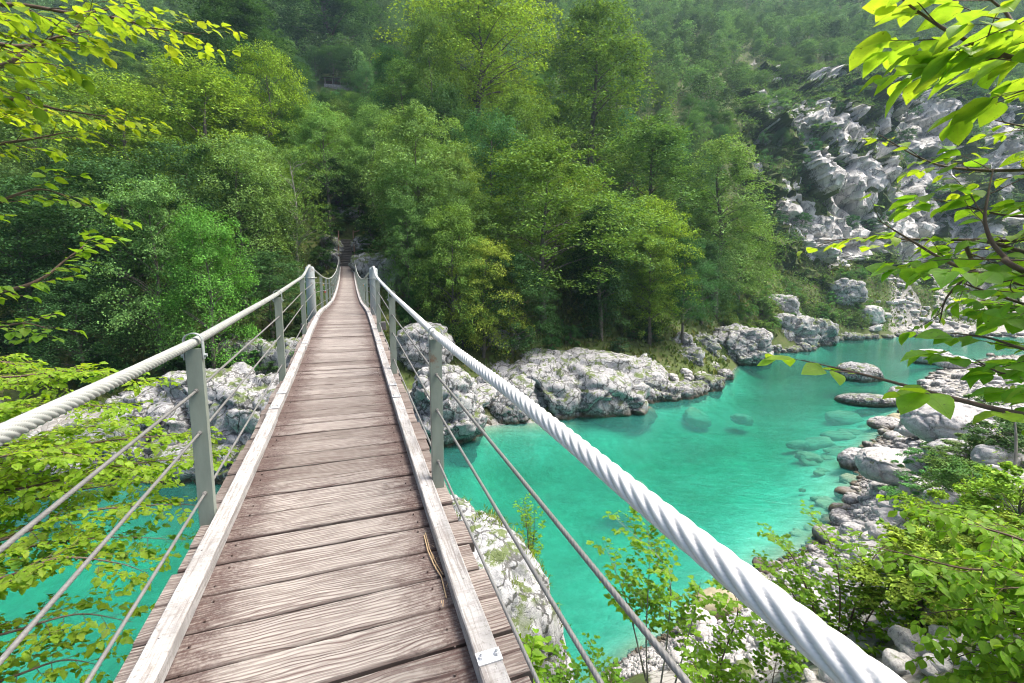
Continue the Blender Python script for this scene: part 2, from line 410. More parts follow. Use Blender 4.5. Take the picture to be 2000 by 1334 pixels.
M['lock_brass'] = flat_mat('brass', (.35, .2, .05), .4); M['straw'] = flat_mat('dry_straw', (.40, .29, .17), .8)
M['grass'] = foliage_mat('grass_blade', (.09, .15, .03), .3, .5, warm=(.25, .2, .08), warm_amt=.5)

# ------------------------------------------------------------------ terrain
def leaf_quads(C, U, N, L, W, r, droop=.15):
    """rhombic leaf clusters: C centres, U long axis, N normals (n,3)"""
    U = U/np.linalg.norm(U, axis=1)[:, None]; S = np.cross(N, U); S /= np.linalg.norm(S, axis=1)[:, None]+1e-9
    N2 = np.cross(U, S); L = L[:, None]; W = W[:, None]
    a = C-U*L*.5; b = C+S*W*.5+N2*W*.10-U*L*.05; c = C+U*L*.5-N2*L*droop; d = C-S*W*.5+N2*W*.10-U*L*.05
    return np.stack([a, b, c, d], 1)
def rand_dirs(n, r):
    v = r.normal(size=(n, 3)); return v/np.linalg.norm(v, axis=1)[:, None]
TAB = {
 -900: [(0,7),(3,5),(6,1),(8,-2),(12,-3),(19,-2.5),(21,0),(23,2.2),(28,4),(34,7),(48,14),(70,28),(110,53),(160,92),(250,175),(400,310),(520,400)],
  300: [(0,7),(3,5),(6,1),(8,-2),(12,-3.2),(21,-2.5),(22.5,0),(24,2.2),(30,4.6),(36,8),(47,12.2),(60,21),(80,34),(110,54),(160,92),(250,170),(400,305),(520,400)],
  700: [(0,7),(3,5),(6,1),(8,-2),(13,-3.4),(24,-3),(26,-.5),(27,1.0),(30,3.4),(36,7),(46.5,12.3),(52,17.5),(60,22),(80,34),(110,54),(160,92),(250,170),(400,305),(520,400)],
 1000: [(0,7),(3,5),(7,1.5),(9,-1),(14,-3.2),(28,-3),(31,-1),(32,0),(35,2.5),(42,5),(52,9),(62,16),(80,28),(110,50),(160,90),(250,168),(400,305),(520,400)],
 1300: [(0,7),(3,6),(6,3.9),(11.2,0),(14,-1.2),(20,-2.9),(34,-2.5),(38,-1),(40,0),(44,2),(52,5),(62,9),(75,15),(90,27),(110,42),(150,75),(250,160),(400,300),(520,400)],
 1500: [(0,7),(3,6),(8,3.2),(14,0),(17,-.75),(24,-1.7),(45,-2.6),(65,-1.8),(71,0),(74,3),(85,8),(93,13),(98,16.3),(103,16.8),(106,20),(118,38),(130,55),(160,80),(250,150),(400,300),(520,400)],
 1650: [(0,7),(4,6),(9,3),(15.8,.1),(18.5,-.4),(22,-.6),(26,-.6),(32,-1.0),(50,-2.2),(85,-1.8),(91,0),(93,2.0),(97,6.5),(103,13.5),(107,16.3),(113,16.8),(116,22),(126,45),(138,66),(160,86),(250,155),(400,300),(520,400)],
 1760: [(0,7),(6,5.5),(12,2.8),(20,.8),(27,.25),(34,-.15),(42,-.7),(60,-1.6),(90,-1.4),(97,0),(101,2),(106,7),(112,14),(116,16.4),(121,16.8),(125,26),(136,50),(150,72),(180,95),(260,160),(400,300),(520,400)],
 1850: [(0,7),(8,5.5),(20,2.2),(35,.8),(54,.15),(61,-.6),(95,-1.0),(99,.3),(106,3),(116,11),(124,16),(128,24),(142,50),(160,78),(200,108),(300,200),(420,310),(520,400)],
 2000: [(0,7),(10,6),(25,3),(45,1.5),(64,.5),(72,-.4),(93,-.5),(99,.4),(105,2.5),(120,9),(130,15),(140,30),(155,60),(175,88),(220,120),(300,200),(420,310),(520,400)],
 2900: [(0,8),(10,8),(25,7),(45,7),(70,9),(100,16),(130,30),(170,65),(220,110),(300,190),(400,300),(520,400)],
}
XS = sorted(TAB); DD = np.concatenate([np.linspace(0, 130, 521), np.linspace(130.5, 520, 390)])
ZT = np.stack([np.interp(DD, [a for a, b in TAB[x]], [b for a, b in TAB[x]]) for x in XS])
def base_z(X, Y):
    X = np.atleast_1d(np.asarray(X, float)); Y = np.atleast_1d(np.asarray(Y, float))
    c, D = col_of(X, Y)
    c = np.clip(c, XS[0], XS[-1]); D = np.clip(D, 0, 519.9)
    i = np.clip(np.searchsorted(XS, c)-1, 0, len(XS)-2); xs = np.array(XS, float)
    t = (c-xs[i])/(xs[i+1]-xs[i]); t = t*t*(3-2*t)*.5+t*.5
    d = np.interp(D, DD, np.arange(len(DD))); j = np.clip(d.astype(int), 0, len(DD)-2); u = d-j
    za = ZT[i, j]*(1-u)+ZT[i, j+1]*u; zb = ZT[i+1, j]*(1-u)+ZT[i+1, j+1]*u
    return za*(1-t)+zb*t
def cliffness(c, D, Z):
    """how much bare limestone: the crag right of the forest"""
    return sstep(1385, 1460, c)*sstep(96, 106, D)*(1-sstep(150, 215, D))
def ground(X, Y):
    X = np.atleast_1d(np.asarray(X, float)); Y = np.atleast_1d(np.asarray(Y, float))
    z = base_z(X, Y); c, D = col_of(X, Y)
    P = np.stack([X, Y, 0*X], 1)
    amp = sstep(20, 60, D)*sstep(1.0, 6, z)
    corridor = 1-np.exp(-((X+.17)/3.0)**2)*(Y < 75)
    z = z + fbm(P*.045, 3, 3)*5.0*amp*corridor*sstep(45, 80, D) + fbm(P*.28, 3, 5)*.9*amp*corridor
    z = z + fbm(P*.5, 3, 8)*.12*(1-amp)*(D > 5)
    k = (1-sstep(1.1, 2.6, np.abs(X+.17)))*sstep(44, 48, Y)*(1-sstep(57.5, 60, Y))      # the stair cutting
    z = z*(1-k) + np.minimum(z, 12.3+np.clip(Y-50.6, 0, 9)*.597)*k
    return z
def gz(x, y): return float(ground(x, y)[0])

def build_terrain():
    cols = np.concatenate([np.arange(-900, 1380, 8), np.arange(1380, 2120, 3.0), np.arange(2120, 2901, 12)])
    Ds = np.concatenate([np.geomspace(2, 88, 150)[:-1], np.linspace(88, 175, 150)[:-1], np.geomspace(175, 519, 45)])
    C, D = np.meshgrid(cols, Ds); u = (C-1000)/F*D
    X = (u*CY_ + D*SY_).ravel(); Y = (-u*SY_ + D*CY_).ravel(); Z = ground(X, Y)
    c = C.ravel(); d = D.ravel()
    cl = cliffness(c, d, Z)*sstep(8, 17, Z)
    P = np.stack([X, Y, Z], 1)
    # crag: blocky buttresses, pushed towards the river
    wp = fbm(P*.12, 3, 30)[:, None]*.4
    a1, e1 = facets(P*np.array([.09, .09, .065])+wp, 4); a2, e2 = facets(P*.24+wp, 5); a3, e3 = facets(P*.6+wp, 6)
    but = a1*7 + fbm(P*.07, 2, 21)*4 + a2*3.0 + a3*1.2 - np.exp(-(e1*10)**2)*1.8 - np.exp(-(e2*10)**2)*.6
    dirx, diry = -SY_, -CY_
    ledge = (vn(np.stack([X*.03, Y*.03, Z*.16], 1), 77))*2.0
    X = X + dirx*but*cl; Y = Y + diry*but*cl; Z = Z + cl*ledge
    n = len(cols); m = len(Ds); idx = np.arange(n*m).reshape(m, n)
    Q = np.stack([idx[:-1, :-1].ravel(), idx[:-1, 1:].ravel(), idx[1:, 1:].ravel(), idx[1:, :-1].ravel()], 1)
    V = np.stack([X, Y, Z], 1)
    # face normals to find the steep parts
    a = V[Q[:, 1]]-V[Q[:, 0]]; b = V[Q[:, 3]]-V[Q[:, 0]]; fn = np.cross(a, b); fn /= np.linalg.norm(fn, axis=1)[:, None]+1e-9
    up = np.zeros(len(V)); ct = np.zeros(len(V))
    for k in range(4): np.add.at(up, Q[:, k], np.abs(fn[:, 2])); np.add.at(ct, Q[:, k], 1)
    up = up/ct
    mask = fbm(V*np.array([.05, .05, .045]), 4, 41)
    dd = sstep(100, 110, d)
    # bare rock wanted on the central crag, fading up into woodland
    spot = 1.2*np.exp(-(((c-1490)/45)**2+((Z-66)/9)**2)) + np.exp(-(((c-1575)/60)**2+((Z-64)/13)**2)) + np.exp(-(((c-1650)/90)**2+((Z-46)/15)**2)) + np.exp(-(((c-1640)/80)**2+((Z-26)/8)**2)) + np.exp(-(((c-1790)/150)**2+((Z-45)/30)**2)) + .8*np.exp(-(((c-1980)/120)**2+((Z-50)/35)**2))
    m2 = fbm(V*np.array([.11, .11, .09]), 4, 43)
    rock = sstep(.0, .16, mask*.6 + m2*1.5 + .56*spot - .44 + (.70-up)*.35)*cl
    gravel = (1-sstep(1.8, 4.0, Z-3.5*(1-sstep(28, 50, d))*sstep(1250, 1400, c)+fbm(P*.3, 3, 55)*1.6))*(1-cl)
    fb = sstep(30, 34, d)*(1-sstep(1720, 1780, c))*(Z > -.1); gravel = gravel*(1-fb); rock = np.maximum(rock, fb*(1-sstep(.0, .3, Z))*.5)
    scree = sstep(1700, 1780, c)*(1-sstep(15, 17.5, Z))*sstep(92, 99, d)*sstep(-.1, .15, fbm(V*.12, 3, 61)+.12)
    path = np.exp(-((Z-16.6)/.55)**2)*sstep(1440, 1480, c)*sstep(95, 98, d)*(1-sstep(112, 130, d))
    gravel = np.clip(np.maximum(np.maximum(gravel, scree), path*.0), 0, 1)
    me = np_mesh('hillside', V, Q, M['ground'], True, attrs={'rock': rock, 'gravel': gravel})
    me.polygons.foreach_set('use_smooth', ~(cl[Q[:, 0]] > .3)); me.update()
    o = bpy.data.objects.new('hillside', me); link(o); tag(o, kind='structure')
    # low scrub wherever the slope beyond the bend is not bare
    r = np.random.default_rng(77); pr = (sstep(1380, 1440, c)*sstep(72, 80, d)*(1-sstep(190, 230, d))*(1-sstep(.20, .45, rock+.15*fbm(V*.4, 3, 93)))*(1-.93*gravel)*(Z > 1.2))
    pr = pr*(1-.85*path)
    ar = (d/100)**2*.25*sstep(0, 1, pr); wgt = ar/ar.sum(); n = 150000; sel = r.choice(len(V), n, p=wgt)
    jit = r.normal(0, .55, (n, 3)); B = V[sel]+jit; B[:, 2] = V[sel, 2]+np.abs(r.normal(0, .35, n))
    hum = sstep(-.1, .45, fbm(B*.35, 3, 95)); B[:, 2] += hum*r.uniform(0, 1.6, n); B[:, 0] -= SY_*hum*r.uniform(0, 1, n)*.8; B[:, 1] -= CY_*hum*r.uniform(0, 1, n)*.8
    L = r.uniform(.22, .5, n); Q2 = leaf_quads(B, rand_dirs(n, r), np.array([0, 0, .8])+r.normal(0, .5, (n, 3)), L, L*.7, r)
    me2 = np_mesh('crag_scrub', Q2.reshape(-1, 3), np.arange(n*4).reshape(-1, 4), M['leaf_far']); o2 = bpy.data.objects.new('crag_scrub', me2); o2.color = (.95, 1.05, .85, 1); link(o2)
    tag(o2, 'low green scrub and grass clothing the crag and terrace', 'scrub', kind='stuff')
    return o
def ground_mat():
    m, t = newmat('ground'); g = NT(t); geo = g.n('ShaderNodeNewGeometry'); P = geo.outputs['Position']
    ar = g.n('ShaderNodeAttribute', attribute_name='rock'); ag = g.n('ShaderNodeAttribute', attribute_name='gravel')
    n1 = g.noise(P, .5, 6, .65); n2 = g.noise(P, 3.0, 5, .7); n3 = g.noise(P, 12, 4, .7)
    grass = g.mix(g.ramp(n2, [(.35, 0.0), (.65, 1.0)]), (.045, .060, .020), (.085, .125, .030))
    grass = g.mix(g.ramp(n1, [(.5, 0.0), (.7, .5)]), grass, (.12, .10, .05))
    rk = g.mix(g.ramp(g.noise(g.mapv(P, (1, 1, .55)), .45, 7, .7, .6), [(.38, 0.0), (.60, 1.0)]), (.40, .395, .38), (.66, .65, .62))
    st = g.noise(g.mapv(P, (.9, .9, .25), rot=(.3, .2, 0)), 1.1, 6, .75, .8)
    rk = g.mix(g.ramp(st, [(.37, .8), (.46, 0.0)]), rk, (.27, .27, .27))
    wv = g.n('ShaderNodeVectorMath', operation='ADD'); g.l(P, wv.inputs[0])
    nz = g.n('ShaderNodeTexNoise'); nz.inputs['Scale'].default_value = .3; nz.inputs['Detail'].default_value = 5; g.l(P, nz.inputs['Vector'])
    sm = g.n('ShaderNodeVectorMath', operation='SCALE'); g.l(nz.outputs['Color'], sm.inputs[0]); sm.inputs['Scale'].default_value = 6
    g.l(sm.outputs[0], wv.inputs[1]); ck = g.ramp(g.voro(wv.outputs[0], .22), [(0.0, 1.0), (.035, 0.0)])
    rk = g.mix(g.math('MULTIPLY', ck, .7), rk, (.06, .065, .05))
    pe = g.voro(P, 3.2, 'F1', 'Color'); pd = g.voro(P, 3.2)
    hs = g.n('ShaderNodeSeparateXYZ'); g.l(pe, hs.inputs[0])
    gr = g.mix(hs.outputs[0], (.20, .195, .18), (.42, .41, .385)); gr = g.mix(g.ramp(pd, [(0.0, .8), (.08, 0.0)]), gr, (.12, .11, .09))
    sp = g.n('ShaderNodeSeparateXYZ'); g.l(P, sp.inputs[0])
    under = g.ramp(g.math('ADD', sp.outputs[2], 1.0), [(.85, 1.0), (1.0, 0.0)]); shal = g.math('MULTIPLY', g.ramp(g.math('ADD', sp.outputs[2], 1.0), [(.25, 0.0), (.60, 1.0)]), g.ramp(g.noise(P, .5, 4, .6), [(.35, .2), (.6, 1.0)]))
    bed = g.mix(g.ramp(g.noise(P, .35, 4, .6), [(.35, 0.0), (.65, 1.0)]), (.40, .37, .27), (.60, .58, .48))
    bed = g.mix(g.math('MULTIPLY', shal, .7), bed, (.27, .21, .11)); gr = g.mix(under, gr, g.mix(g.math('MULTIPLY', hs.outputs[1], .35), bed, (.22, .19, .11)))
    rf = g.ramp(g.math('ADD', ar.outputs['Fac'], g.math('MULTIPLY', g.math('SUBTRACT', n2, .5), .9)), [(.40, 0.0), (.55, 1.0)])
    gf = g.ramp(g.math('ADD', ag.outputs['Fac'], g.math('MULTIPLY', g.math('SUBTRACT', n2, .5), .8)), [(.40, 0.0), (.55, 1.0)])
    c = g.mix(rf, grass, rk); c = g.mix(gf, c, gr)
    hh = g.math('ADD', g.math('MULTIPLY', g.math('SUBTRACT', st, g.math('MULTIPLY', ck, .5)), rf), g.math('ADD', g.math('MULTIPLY', n3, .025), g.math('MULTIPLY', g.math('MULTIPLY', pd, gf), .07)))
    nb = g.bump(hh, .8, .6)
    g.out(g.pbsdf(c, .9, nrm=nb, spec=.2)); return m
M['ground'] = ground_mat()
build_terrain()

# ------------------------------------------------------------------ water: clear surface over a light bed, the water itself absorbs red
def water_mat():
    m, t = newmat('river_water'); g = NT(t); P = g.n('ShaderNodeNewGeometry').outputs['Position']
    V = g.mapv(P, (1, 1, 1), rot=(0, 0, .6))
    a = g.noise(g.mapv(V, (.5, 1.6, 1)), 1.2, 4, .6, .6); b = g.noise(V, 6, 3, .6)
    nrm = g.bump(g.math('ADD', a, g.math('MULTIPLY', b, .25)), .55, .14)
    tr = g.n('ShaderNodeBsdfTransparent'); tr.inputs[0].default_value = (.95, 1, .99, 1)
    df = g.n('ShaderNodeBsdfDiffuse'); df.inputs[0].default_value = (.09, .52, .45, 1)
    milk = g.noise(g.mapv(P, (.05, .09, .05)), 1, 4, .6)
    fr = g.noise(g.mapv(V, (.6, 2.2, 1)), .9, 6, .75, 1.2)
    mf = g.math('ADD', .10, g.math('MULTIPLY', g.ramp(milk, [(.35, 0.0), (.7, 1.0)]), .12))
    mf = g.math('ADD', mf, g.math('MULTIPLY', g.ramp(fr, [(.60, 0.0), (.80, 1.0)]), .10))
    m1 = g.n('ShaderNodeMixShader'); g.l(mf, m1.inputs[0]); g.l(tr.outputs[0], m1.inputs[1]); g.l(df.outputs[0], m1.inputs[2])
    gl = g.n('ShaderNodeBsdfGlossy'); gl.inputs['Roughness'].default_value = .08; g.l(nrm, gl.inputs['Normal'])
    fz = g.n('ShaderNodeFresnel'); fz.inputs['IOR'].default_value = 1.33; g.l(nrm, fz.inputs['Normal'])
    m2 = g.n('ShaderNodeMixShader'); g.l(fz.outputs[0], m2.inputs[0]); g.l(m1.outputs[0], m2.inputs[1]); g.l(gl.outputs[0], m2.inputs[2])
    va = g.n('ShaderNodeVolumeAbsorption'); va.inputs['Color'].default_value = (.05, .84, .77, 1); va.inputs['Density'].default_value = .74
    g.out(m2.outputs[0], va.outputs[0]); return m
M['water'] = water_mat()
mb = MB(); mb.box((25, 70, -3.5), (500, 300, 7)); tag(mb.build('river_water', M['water']), kind='structure')

# ------------------------------------------------------------------ rocks
_ico = {}
def ico(sub):
    if sub not in _ico:
        import bmesh
        bm = bmesh.new(); bmesh.ops.create_icosphere(bm, subdivisions=sub, radius=1)
        V = np.array([v.co[:] for v in bm.verts]); Q = np.array([[v.index for v in f.verts] for f in bm.faces]); bm.free(); _ico[sub] = (V, Q)
    return _ico[sub]
def rock_mesh(name, size, seed, mat, sub=5, blocky=.5, rough=1.0, squash=None):
    V, Q = ico(sub); V = V.copy(); n = V.copy()
    # flatten towards a rounded box
    p = 3.0 if blocky > .5 else 2.3
    V = V/((np.abs(V)**p).sum(1)**(1/p))[:, None]
    S = np.array(size)/2; k = float(max(size)); L = V*S
    s0 = 1.0/max(.5, k*.28)
    off = np.array([seed*3.7, seed*1.9, seed*.7])
    wp = fbm(L*s0*1.5+off, 3, seed)[:, None]*.30
    v1, e1 = facets((L*s0*.95+off+wp)*np.array([1, 1, 1.25]), seed); v2, e2 = facets(L*s0*2.6+off+wp, seed+5); v3, e3 = facets(L*s0*6.5+off+wp*2, seed+9)
    d = fbm(L*s0*.8+off, 3, seed+1)*.16 + v1*.36*blocky - np.exp(-(e1*16)**2)*.16*blocky
    d = d + v2*.10*blocky - np.exp(-(e2*15)**2)*.055*blocky + v3*.038*blocky*rough + fbm(L*s0*9+off, 4, seed+9, .6)*.03*rough
    amp = min(size)*.5 if squash is None else squash
    W = L + n*(d*amp)[:, None]*np.array([1.1, 1.1, .9])
    return np_mesh(name, W, Q, mat, not (blocky > .6 and k > 3 and mat is not M['rock_near']))
def rock(name, loc, size, seed, mat, label, cat='rock', group=None, rz=0, sub=5, blocky=.5, rough=1.0, tilt=(0, 0)):
    me = rock_mesh(name, size, seed, M[mat], sub, blocky, rough)
    o = bpy.data.objects.new(name, me); o.location = loc; o.rotation_euler = (tilt[0], tilt[1], rz); link(o)
    return tag(o, label, cat, group)
RZ = -YAW
# far bank ledges (placed by column, distance, then width, depth, height)
def ledge(px, D, w, d, h, zc, seed, label, mat='rock', tilt=(0, 0), sub=6, rz=0, blocky=.8, name='rock_outcrop'):
    x, y = hor(px, D); return rock(name, (x, y, zc), (w, d, h), seed, mat, label, 'rock outcrop', None, RZ+rz, sub, blocky, 1.0, tilt)
ledge(1110, 38.5, 14, 10.5, 6.6, 1.0, 11, 'broad pale fissured limestone ledge rising from the turquoise river', tilt=(.22, -.02), blocky=.72)
ledge(1225, 43, 9.5, 9.0, 5.0, .9, 12, 'white cracked limestone hump at the right tip of the broad ledge', tilt=(.18, .10), blocky=.72)
ledge(975, 36, 7.0, 8.0, 4.8, .9, 13, 'grey limestone shelf left of the broad fissured ledge', tilt=(.2, -.1), blocky=.72)
ledge(862, 30.0, 5.2, 5.5, 7.6, .9, 14, 'tall limestone block with a dark mossy foot beside the bridge deck', tilt=(.08, 0))
ledge(828, 34.5, 4.6, 4.0, 4.2, 5.4, 15, 'rounded pale boulder perched above the far bank beside the deck', 'rock', sub=5, blocky=.4)
ledge(1435, 62, 9.6, 7, 6.0, 1.9, 16, 'big white boulder with black streaks where the wooded bank ends', tilt=(.05, 0))
ledge(1355, 53, 6.0, 4.5, 2.8, .3, 17, 'low white rock at the waterline below the wooded bank', sub=5)
ledge(1325, 52, 3.4, 3.2, 3.4, 3.2, 18, 'grey boulder half hidden under trees at the forest edge', sub=5)
ledge(1545, 77, 8.0, 6, 7.0, 2.2, 19, 'pale rounded rock bulging from the green bank across the bend', sub=5)
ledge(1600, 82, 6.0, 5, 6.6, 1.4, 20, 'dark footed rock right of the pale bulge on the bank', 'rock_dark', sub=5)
ledge(1520, 82, 7.0, 4, 5, 7.0, 21, 'grey rock face showing through shrubs below the path', 'rock', sub=5)
ledge(1650, 99, 8, 4, 6, 10, 22, 'weathered rock wall under the ledge path', 'rock', sub=5)
ledge(1700, 97, 5, 4, 4.4, 4.8, 23, 'round grey boulder on the bank below the scree', 'boulder', sub=5, blocky=.3)
ledge(985, 41.0, 3.0, 2.4, 2.2, 5.4, 24, 'small pale boulder in grass above the ledge', sub=5, blocky=.3)
ledge(1290, 45.5, 4.0, 3.4, 3.0, .8, 61, 'small cracked rock where the white hump meets the trees', sub=5)
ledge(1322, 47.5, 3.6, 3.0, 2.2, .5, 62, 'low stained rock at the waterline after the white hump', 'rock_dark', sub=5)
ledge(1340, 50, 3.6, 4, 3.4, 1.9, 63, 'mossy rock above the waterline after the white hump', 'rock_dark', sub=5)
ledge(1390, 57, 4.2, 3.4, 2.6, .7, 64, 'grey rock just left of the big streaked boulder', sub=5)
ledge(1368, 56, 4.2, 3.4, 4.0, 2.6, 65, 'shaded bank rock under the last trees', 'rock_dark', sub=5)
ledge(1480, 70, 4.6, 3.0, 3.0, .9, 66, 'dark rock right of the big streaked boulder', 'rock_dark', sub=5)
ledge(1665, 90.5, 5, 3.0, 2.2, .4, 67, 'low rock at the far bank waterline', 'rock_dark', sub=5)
def shore_rocks():
    r = random.Random(91); k = 0
    for px in list(range(1265, 1420, 11))+list(range(1470, 1960, 13)):
        ds = np.linspace(38, 106, 500); X = []; 
        u = (px-1000)/F*ds; xx = u*CY_+ds*SY_; yy = -u*SY_+ds*CY_; zz = ground(xx, yy); i = np.where((zz[:-1] < 0) & (zz[1:] >= 0))[0]
        if not len(i): continue
        D = ds[i[-1]]+r.uniform(-.3, 1.2); x, y = hor(px+r.uniform(-4, 4), D); w_ = r.uniform(1.0, 3.0); k += 1
        mt = r.choice(['rock', 'rock_dark', 'rock_dark'])
        rock('shore_rock', (x, y, r.uniform(.0, .35)), (w_, w_*r.uniform(.6, .9), w_*r.uniform(.5, .95)), 700+k % 9, mt, 'low rock of the broken line along the far waterline', 'rock', 'rocks along the far waterline', r.uniform(0, 6), 4, .75, 1.2)
shore_rocks()
for q, (x_, y_, z_, w_, l_) in enumerate(((-1.9, 52.0, 13.2, 2.2, 'mossy rock on the left side of the stone stairs'), (1.7, 51.6, 13.0, 2.0, 'mossy rock on the right side of the stone stairs'), (-1.8, 54.6, 15.0, 2.4, 'upper rock on the left side of the stone stairs'), (1.9, 54.4, 15.0, 2.6, 'upper rock on the right side of the stone stairs'))):
    rock('rock_outcrop', (x_, y_, z_), (w_, 2.8, 2.6), 801+q, 'rock_dark', l_, 'rock', None, 0, 5, .8, 1.2)
# left of the deck
ledge(505, 25.5, 5.6, 5, 6.4, 1.6, 31, 'blue grey limestone bluff just left of the deck', tilt=(.2, .1), blocky=.55)
ledge(400, 26.5, 6.2, 4.6, 5.6, 2.4, 32, 'smooth limestone slab behind the nearest left rail post', tilt=(.28, 0), blocky=.7)
ledge(300, 25.5, 5.0, 4.6, 5.2, 1.6, 33, 'pale cracked rock behind the left hand cable', tilt=(.25, 0), blocky=.55)
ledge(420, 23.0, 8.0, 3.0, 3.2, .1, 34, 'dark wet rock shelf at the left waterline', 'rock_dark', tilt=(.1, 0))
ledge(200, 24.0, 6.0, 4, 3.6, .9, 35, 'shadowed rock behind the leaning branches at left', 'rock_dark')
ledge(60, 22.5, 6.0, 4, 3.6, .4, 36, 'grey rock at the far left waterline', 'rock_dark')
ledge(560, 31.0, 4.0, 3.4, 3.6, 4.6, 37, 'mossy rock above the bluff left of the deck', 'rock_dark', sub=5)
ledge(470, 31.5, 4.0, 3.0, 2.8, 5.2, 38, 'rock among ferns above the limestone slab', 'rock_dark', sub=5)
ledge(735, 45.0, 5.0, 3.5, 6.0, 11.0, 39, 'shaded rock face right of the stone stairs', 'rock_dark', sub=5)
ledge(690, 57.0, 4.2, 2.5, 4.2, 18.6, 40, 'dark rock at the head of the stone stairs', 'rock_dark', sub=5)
# near outcrop right of the deck
rock('rock_outcrop', (2.20, 7.6, 2.6), (2.1, 4.6, 6.6), 51, 'rock_near', 'white pitted limestone crag with grass tufts right of the near deck', 'rock outcrop', None, .18, 6, .8, 1.3, (0, -.12))

# right shore boulders: px, py(of waterline/base), width, height in photo pixels, seed, label
BL = [
 (1748, 985, 158, 72, 'boulder', 'smooth white boulder with a tan wet foot at the water edge'),
 (1880, 975, 215, 95, 'boulder', 'largest smooth white boulder on the right shore'),
 (1672, 917, 66, 42, 'boulder', 'lone white boulder standing in the shallows'),
 (1898, 968, 100, 55, 'boulder', 'round grey boulder behind a thin sapling'),
 (1935, 905, 90, 48, 'boulder', 'flat white boulder at the forest side of the shore'),
 (1690, 793, 105, 28, 'rock', 'low dark stained rock lying off the shore'),
 (1676, 745, 78, 42, 'rock', 'black banded rock behind the drooping beech branch'),
 (1815, 712, 62, 36, 'boulder', 'white boulder at the far point of the gravel bar'),
 (1855, 1003, 95, 50, 'rock', 'dark hollow boulder below the two big white ones'),
 (1800, 985, 60, 30, 'boulder', 'small white stone wedged under the largest boulder'),
 (1770, 790, 62, 36, 'boulder', 'white block at the inner end of the dark rock'),
 (1862, 725, 60, 26, 'boulder', 'pale stone on the far gravel bar near the willows'),
 (1795, 870, 70, 26, 'boulder', 'flat pale stone above the brown shallows'),
 (1727, 840, 56, 22, 'boulder', 'low pinkish stone at the shore line'),
 (1830, 830, 66, 34, 'boulder', 'angular white stone amid the shore rubble'),
 (1790, 1085, 80, 40, 'boulder', 'white rock showing through the sapling leaves'),
 (1395, 1262, 90, 46, 'stone_wet', 'rusty red brown boulder below the cable'),
 (1360, 1290, 70, 40, 'boulder', 'pinkish white boulder beside the rusty one'),
 (1930, 1040, 70, 46, 'boulder', 'white boulder with orange leaves in front'),
 (1845, 1140, 95, 46, 'boulder', 'jumbled white block beneath the hazel leaves'),
]
for k, (px, py, wp, hp, mt, lab) in enumerate(BL):
    p = on_z(px, py, 0.0); p2 = Vector((p.x, p.y, max(0, gz(p.x, p.y))))
    if p2.z > .4: p = on_z(px, py, p2.z); p2 = Vector((p.x, p.y, gz(p.x, p.y)))
    c, D = col_of(p2.x, p2.y); W = wp/F*D; H = hp/F*D*1.35
    back = W*.38; fx, fy = p2.x/math.hypot(p2.x, p2.y), p2.y/math.hypot(p2.x, p2.y)
    zb = max(gz(p2.x, p2.y), -.3)
    rock('boulder', (p2.x+fx*back, p2.y+fy*back, zb+H*.30), (W*1.05, W*.85, H*.74), 100+k, mt, lab, 'boulder', None, RZ+random.Random(k).uniform(-.4, .4), 6 if W > 2 else 5, .42 if W > 2 else .55, .8, (random.Random(k+9).uniform(-.2, .2), random.Random(k+5).uniform(-.2, .2)))

rng = random.Random(7)
# shared stone shapes for the rubble
protos = [rock_mesh('stone', (1, .8, .62), 200+k, M['boulder'], 4, .6, 1.2) for k in range(7)]
protos_dark = [rock_mesh('stone', (1, .8, .45), 220+k, M['stone_wet'], 4, 1.0, 1.5) for k in range(4)]
STN = []
def stone(loc, s, label, group, ms, name='stone', cat='stone'):
    c, D = col_of(loc[0], loc[1])
    STN.append((s/float(D), Vector(loc), rng.choice(ms), (rng.uniform(-.3, .3), rng.uniform(-.3, .3), rng.uniform(0, 6.28)), (s*rng.uniform(.8, 1.25), s*rng.uniform(.8, 1.25), s*rng.uniform(.7, 1.15)), label, cat, group, name))
def place_stones(limit=285):
    STN.sort(key=lambda q: -q[0]); Vs = []; Qs = []; n0 = 0
    for k, (_, loc, me, rot, scl, label, cat, group, name) in enumerate(STN):
        if k < limit or name != 'stone':
            o = bpy.data.objects.new(name, me); o.location = loc; o.rotation_euler = rot; o.scale = scl; link(o); tag(o, label, cat, group)
        else:
            n = len(me.vertices); A = np.empty(n*3, np.float32); me.vertices.foreach_get('co', A); A = A.reshape(-1, 3)
            Q = np.empty(len(me.polygons)*3, np.int32); me.polygons.foreach_get('vertices', Q)
            from mathutils import Euler
            A = (A*np.array(scl))@np.array(Euler(rot).to_matrix()).T+np.array(loc); Vs.append(A); Qs.append(Q.reshape(-1, 3)+n0); n0 += n
    if Vs:
        o = bpy.data.objects.new('rubble', np_mesh('rubble', np.concatenate(Vs), np.concatenate(Qs), M['boulder'], True)); link(o)
        tag(o, 'small broken limestone lying between the larger stones', 'rubble', kind='stuff')
